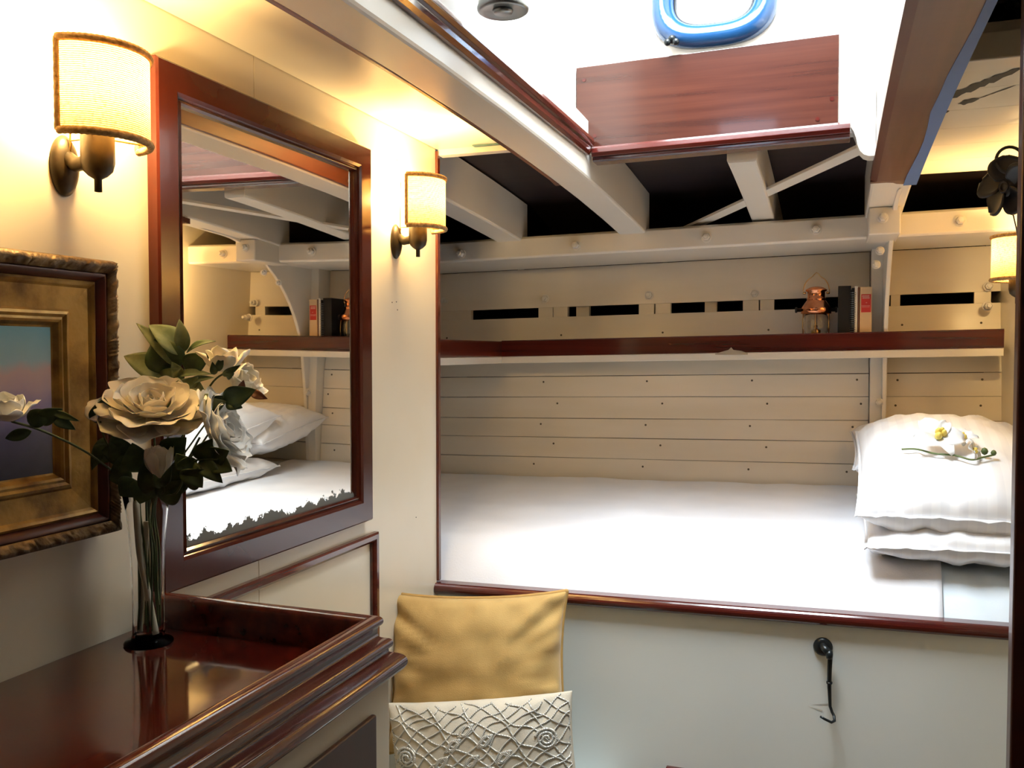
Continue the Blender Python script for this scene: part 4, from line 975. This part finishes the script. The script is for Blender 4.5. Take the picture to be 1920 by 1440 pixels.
# ================================================================== CABIN HOOK
p = ony(1545, 1212, YB); t = thing('cabin_hook', p, 'black iron cabin hook hanging on the white berth front', 'hook')
bm = bmesh.new(); M = Matrix.Translation((p.x-.002, YB, p.z)) @ Matrix.Rotation(R(90), 4, 'X')
lathe(bm, [(0, 0), (.019, 0), (.0195, .003), (.016, .007), (.008, .009), (0, .009)], 32, M); obj('rosette', bm, IRON, t, smooth=True)
bm = bmesh.new(); tube(bm, [(p.x-.002, YB-.006, p.z+.003), (p.x, YB-.016, p.z+.002), (p.x+.010, YB-.026, p.z-.004)], [.008, .007, .008], 12)
lathe(bm, [(0, -.007), (.008, -.006), (.0105, 0), (.008, .006), (0, .007)], 16, Matrix.Translation((p.x+.011, YB-.026, p.z-.008)) @ Matrix.Rotation(R(90), 4, 'Y')); obj('staple', bm, IRON, t, smooth=True)
q0 = Vector((p.x+.0125, YB-.026, p.z-.010)); H_ = [q0, q0+Vector((-.001, .006, -.03)), q0+Vector((-.001, .012, -.07)), q0+Vector((.001, .012, -.110)), q0+Vector((.005, .010, -.121)), q0+Vector((.009, .006, -.127)), q0+Vector((.010, -.002, -.134)), q0+Vector((.004, -.010, -.135)), q0+Vector((-.010, -.014, -.128)), q0+Vector((-.018, -.014, -.124))]
bm = bmesh.new(); tube(bm, H_, [.0052, .0048, .0042, .0032, .0030, .0030, .0030, .0028, .0026, .0024], 12); tube(bm, [q0+Vector((-.001, .009, -.058)), q0+Vector((-.001, .0095, -.061))], .0062, 12); obj('hook_arm', bm, IRON, t, smooth=True)
bm = bmesh.new(); SCR = mat('scratched_paint', (.55, .54, .48), .7)
for a, b in (((1512, 1323), (1542, 1333)), ((1520, 1321), (1553, 1320))):
    q = [ony(x, y, YB-.0006) for x, y in ((a[0], a[1]), (b[0], b[1]-1.5), (b[0], b[1]+1.5))]; bm.faces.new([bm.verts.new(v_) for v_ in q])
tag(obj('paint_scratch', bm, SCR, bpy.data.objects['berth']), 'scratches worn into the paint')

# ================================================================== FANS AND HANGING LAMP
def fan(c, ax, s, label, spin=0):
    t = thing('cabin_fan', c, label, 'fan'); A = axis_m(c, ax, spin)
    bm = bmesh.new(); lathe(bm, [(0, -.55*s), (.26*s, -.5*s), (.38*s, -.2*s), (.38*s, .02*s), (.20*s, .22*s), (0, .26*s)], 28, A); obj('motor_housing', bm, BLACKP, t, smooth=True)
    bm = bmesh.new(); lathe(bm, [(.17*s, .24*s), (.20*s, .27*s), (.17*s, .30*s), (.13*s, .27*s)], 24, A); obj('hub_ring', bm, BLACKP, t, smooth=True)
    for k in range(5):
        bm = bmesh.new(); M = A @ Matrix.Rotation(R(72*k), 4, 'Z') @ Matrix.Rotation(R(24), 4, 'X')
        def f(u, v):
            q = (u-.5)*2; ww = s*(.20+.40*math.sin(math.pi*min(1, .15+.75*v)))*math.sqrt(max(0, 1-max(0, (v-.72)/.28)**2*.92))
            return M @ Vector((s*(.18+.84*v), q*ww+.1*s*v, s*(.05+.12*q*q)))
        grid(bm, 8, 9, f); o = obj('blade', bm, BLACKP, t, smooth=True); so = o.modifiers.new('s', 'SOLIDIFY'); so.thickness = .006*s/.07
    return t, A
c = ony(1893, 350, 2.2); ft, A = fan(c, (-.75, -.62, -.05), .066, 'black soft-bladed cabin fan hanging near the right hand sconce', R(14))
bm = bmesh.new(); tube(bm, [A @ Vector((0, 0, -.02)), c+Vector((.03, .03, .03)), Vector((WR, c.y+.02, c.z+.03))], .007, 10)
lathe(bm, [(0, 0), (.022, 0), (.022, .010), (0, .012)], 20, Matrix.Translation((WR, c.y+.02, c.z+.03)) @ Matrix.Rotation(R(-90), 4, 'Y')); obj('bracket', bm, BLACKP, ft, smooth=True)
bm = bmesh.new(); N = 22; cc = ony(1893, 300, 2.2); tube(bm, [cc+Vector((.026*math.cos(R(a)), .01*math.sin(R(a)), .030*math.sin(R(a)))) for a in range(0, 361, 15)], .0035, 8, False); obj('swivel_yoke', bm, BLACKP, ft, smooth=True)
bm = bmesh.new(); tube(bm, [ony(1898, 395, 2.2), ony(1906, 430, 2.23), ony(1912, 470, 2.26)], .0014, 6); obj('cord', bm, BLACKP, ft)
c = ony(1905, 8, 1.62); ft, A = fan(c, (-.6, -.7, -.1), .05, 'black cabin fan cut off at the extreme top right corner', R(40))
bm = bmesh.new(); tube(bm, [A @ Vector((0, 0, -.015)), Vector((c.x+.02, c.y+.03, E+.585))], .006, 10); obj('bracket', bm, BLACKP, ft, smooth=True)
p = ony(943, 18, 1.30) 
t = thing('hanging_lamp', p, 'grey metal lamp body hanging in the skylight well, seen from below', 'lamp')
bm = bmesh.new(); M = Matrix.Translation((p.x, p.y, p.z-.004))
lathe(bm, [(0, .004), (.030, .002), (.036, .0), (.039, .002), (.040, .006), (.038, .012), (.037, .045), (.030, .055), (.012, .070), (0, .072)], 40, M); obj('reservoir', bm, STEEL, t, smooth=True)
bm = bmesh.new(); lathe(bm, [(0, -.001), (.014, -.002), (.016, .003), (0, .004)], 24, M); obj('base_plug', bm, STEEL, t, smooth=True)
bm = bmesh.new(); tube(bm, [p+Vector((0, 0, .06)), p+Vector((0, 0, .85))], .003, 8); obj('chain', bm, STEEL, t)
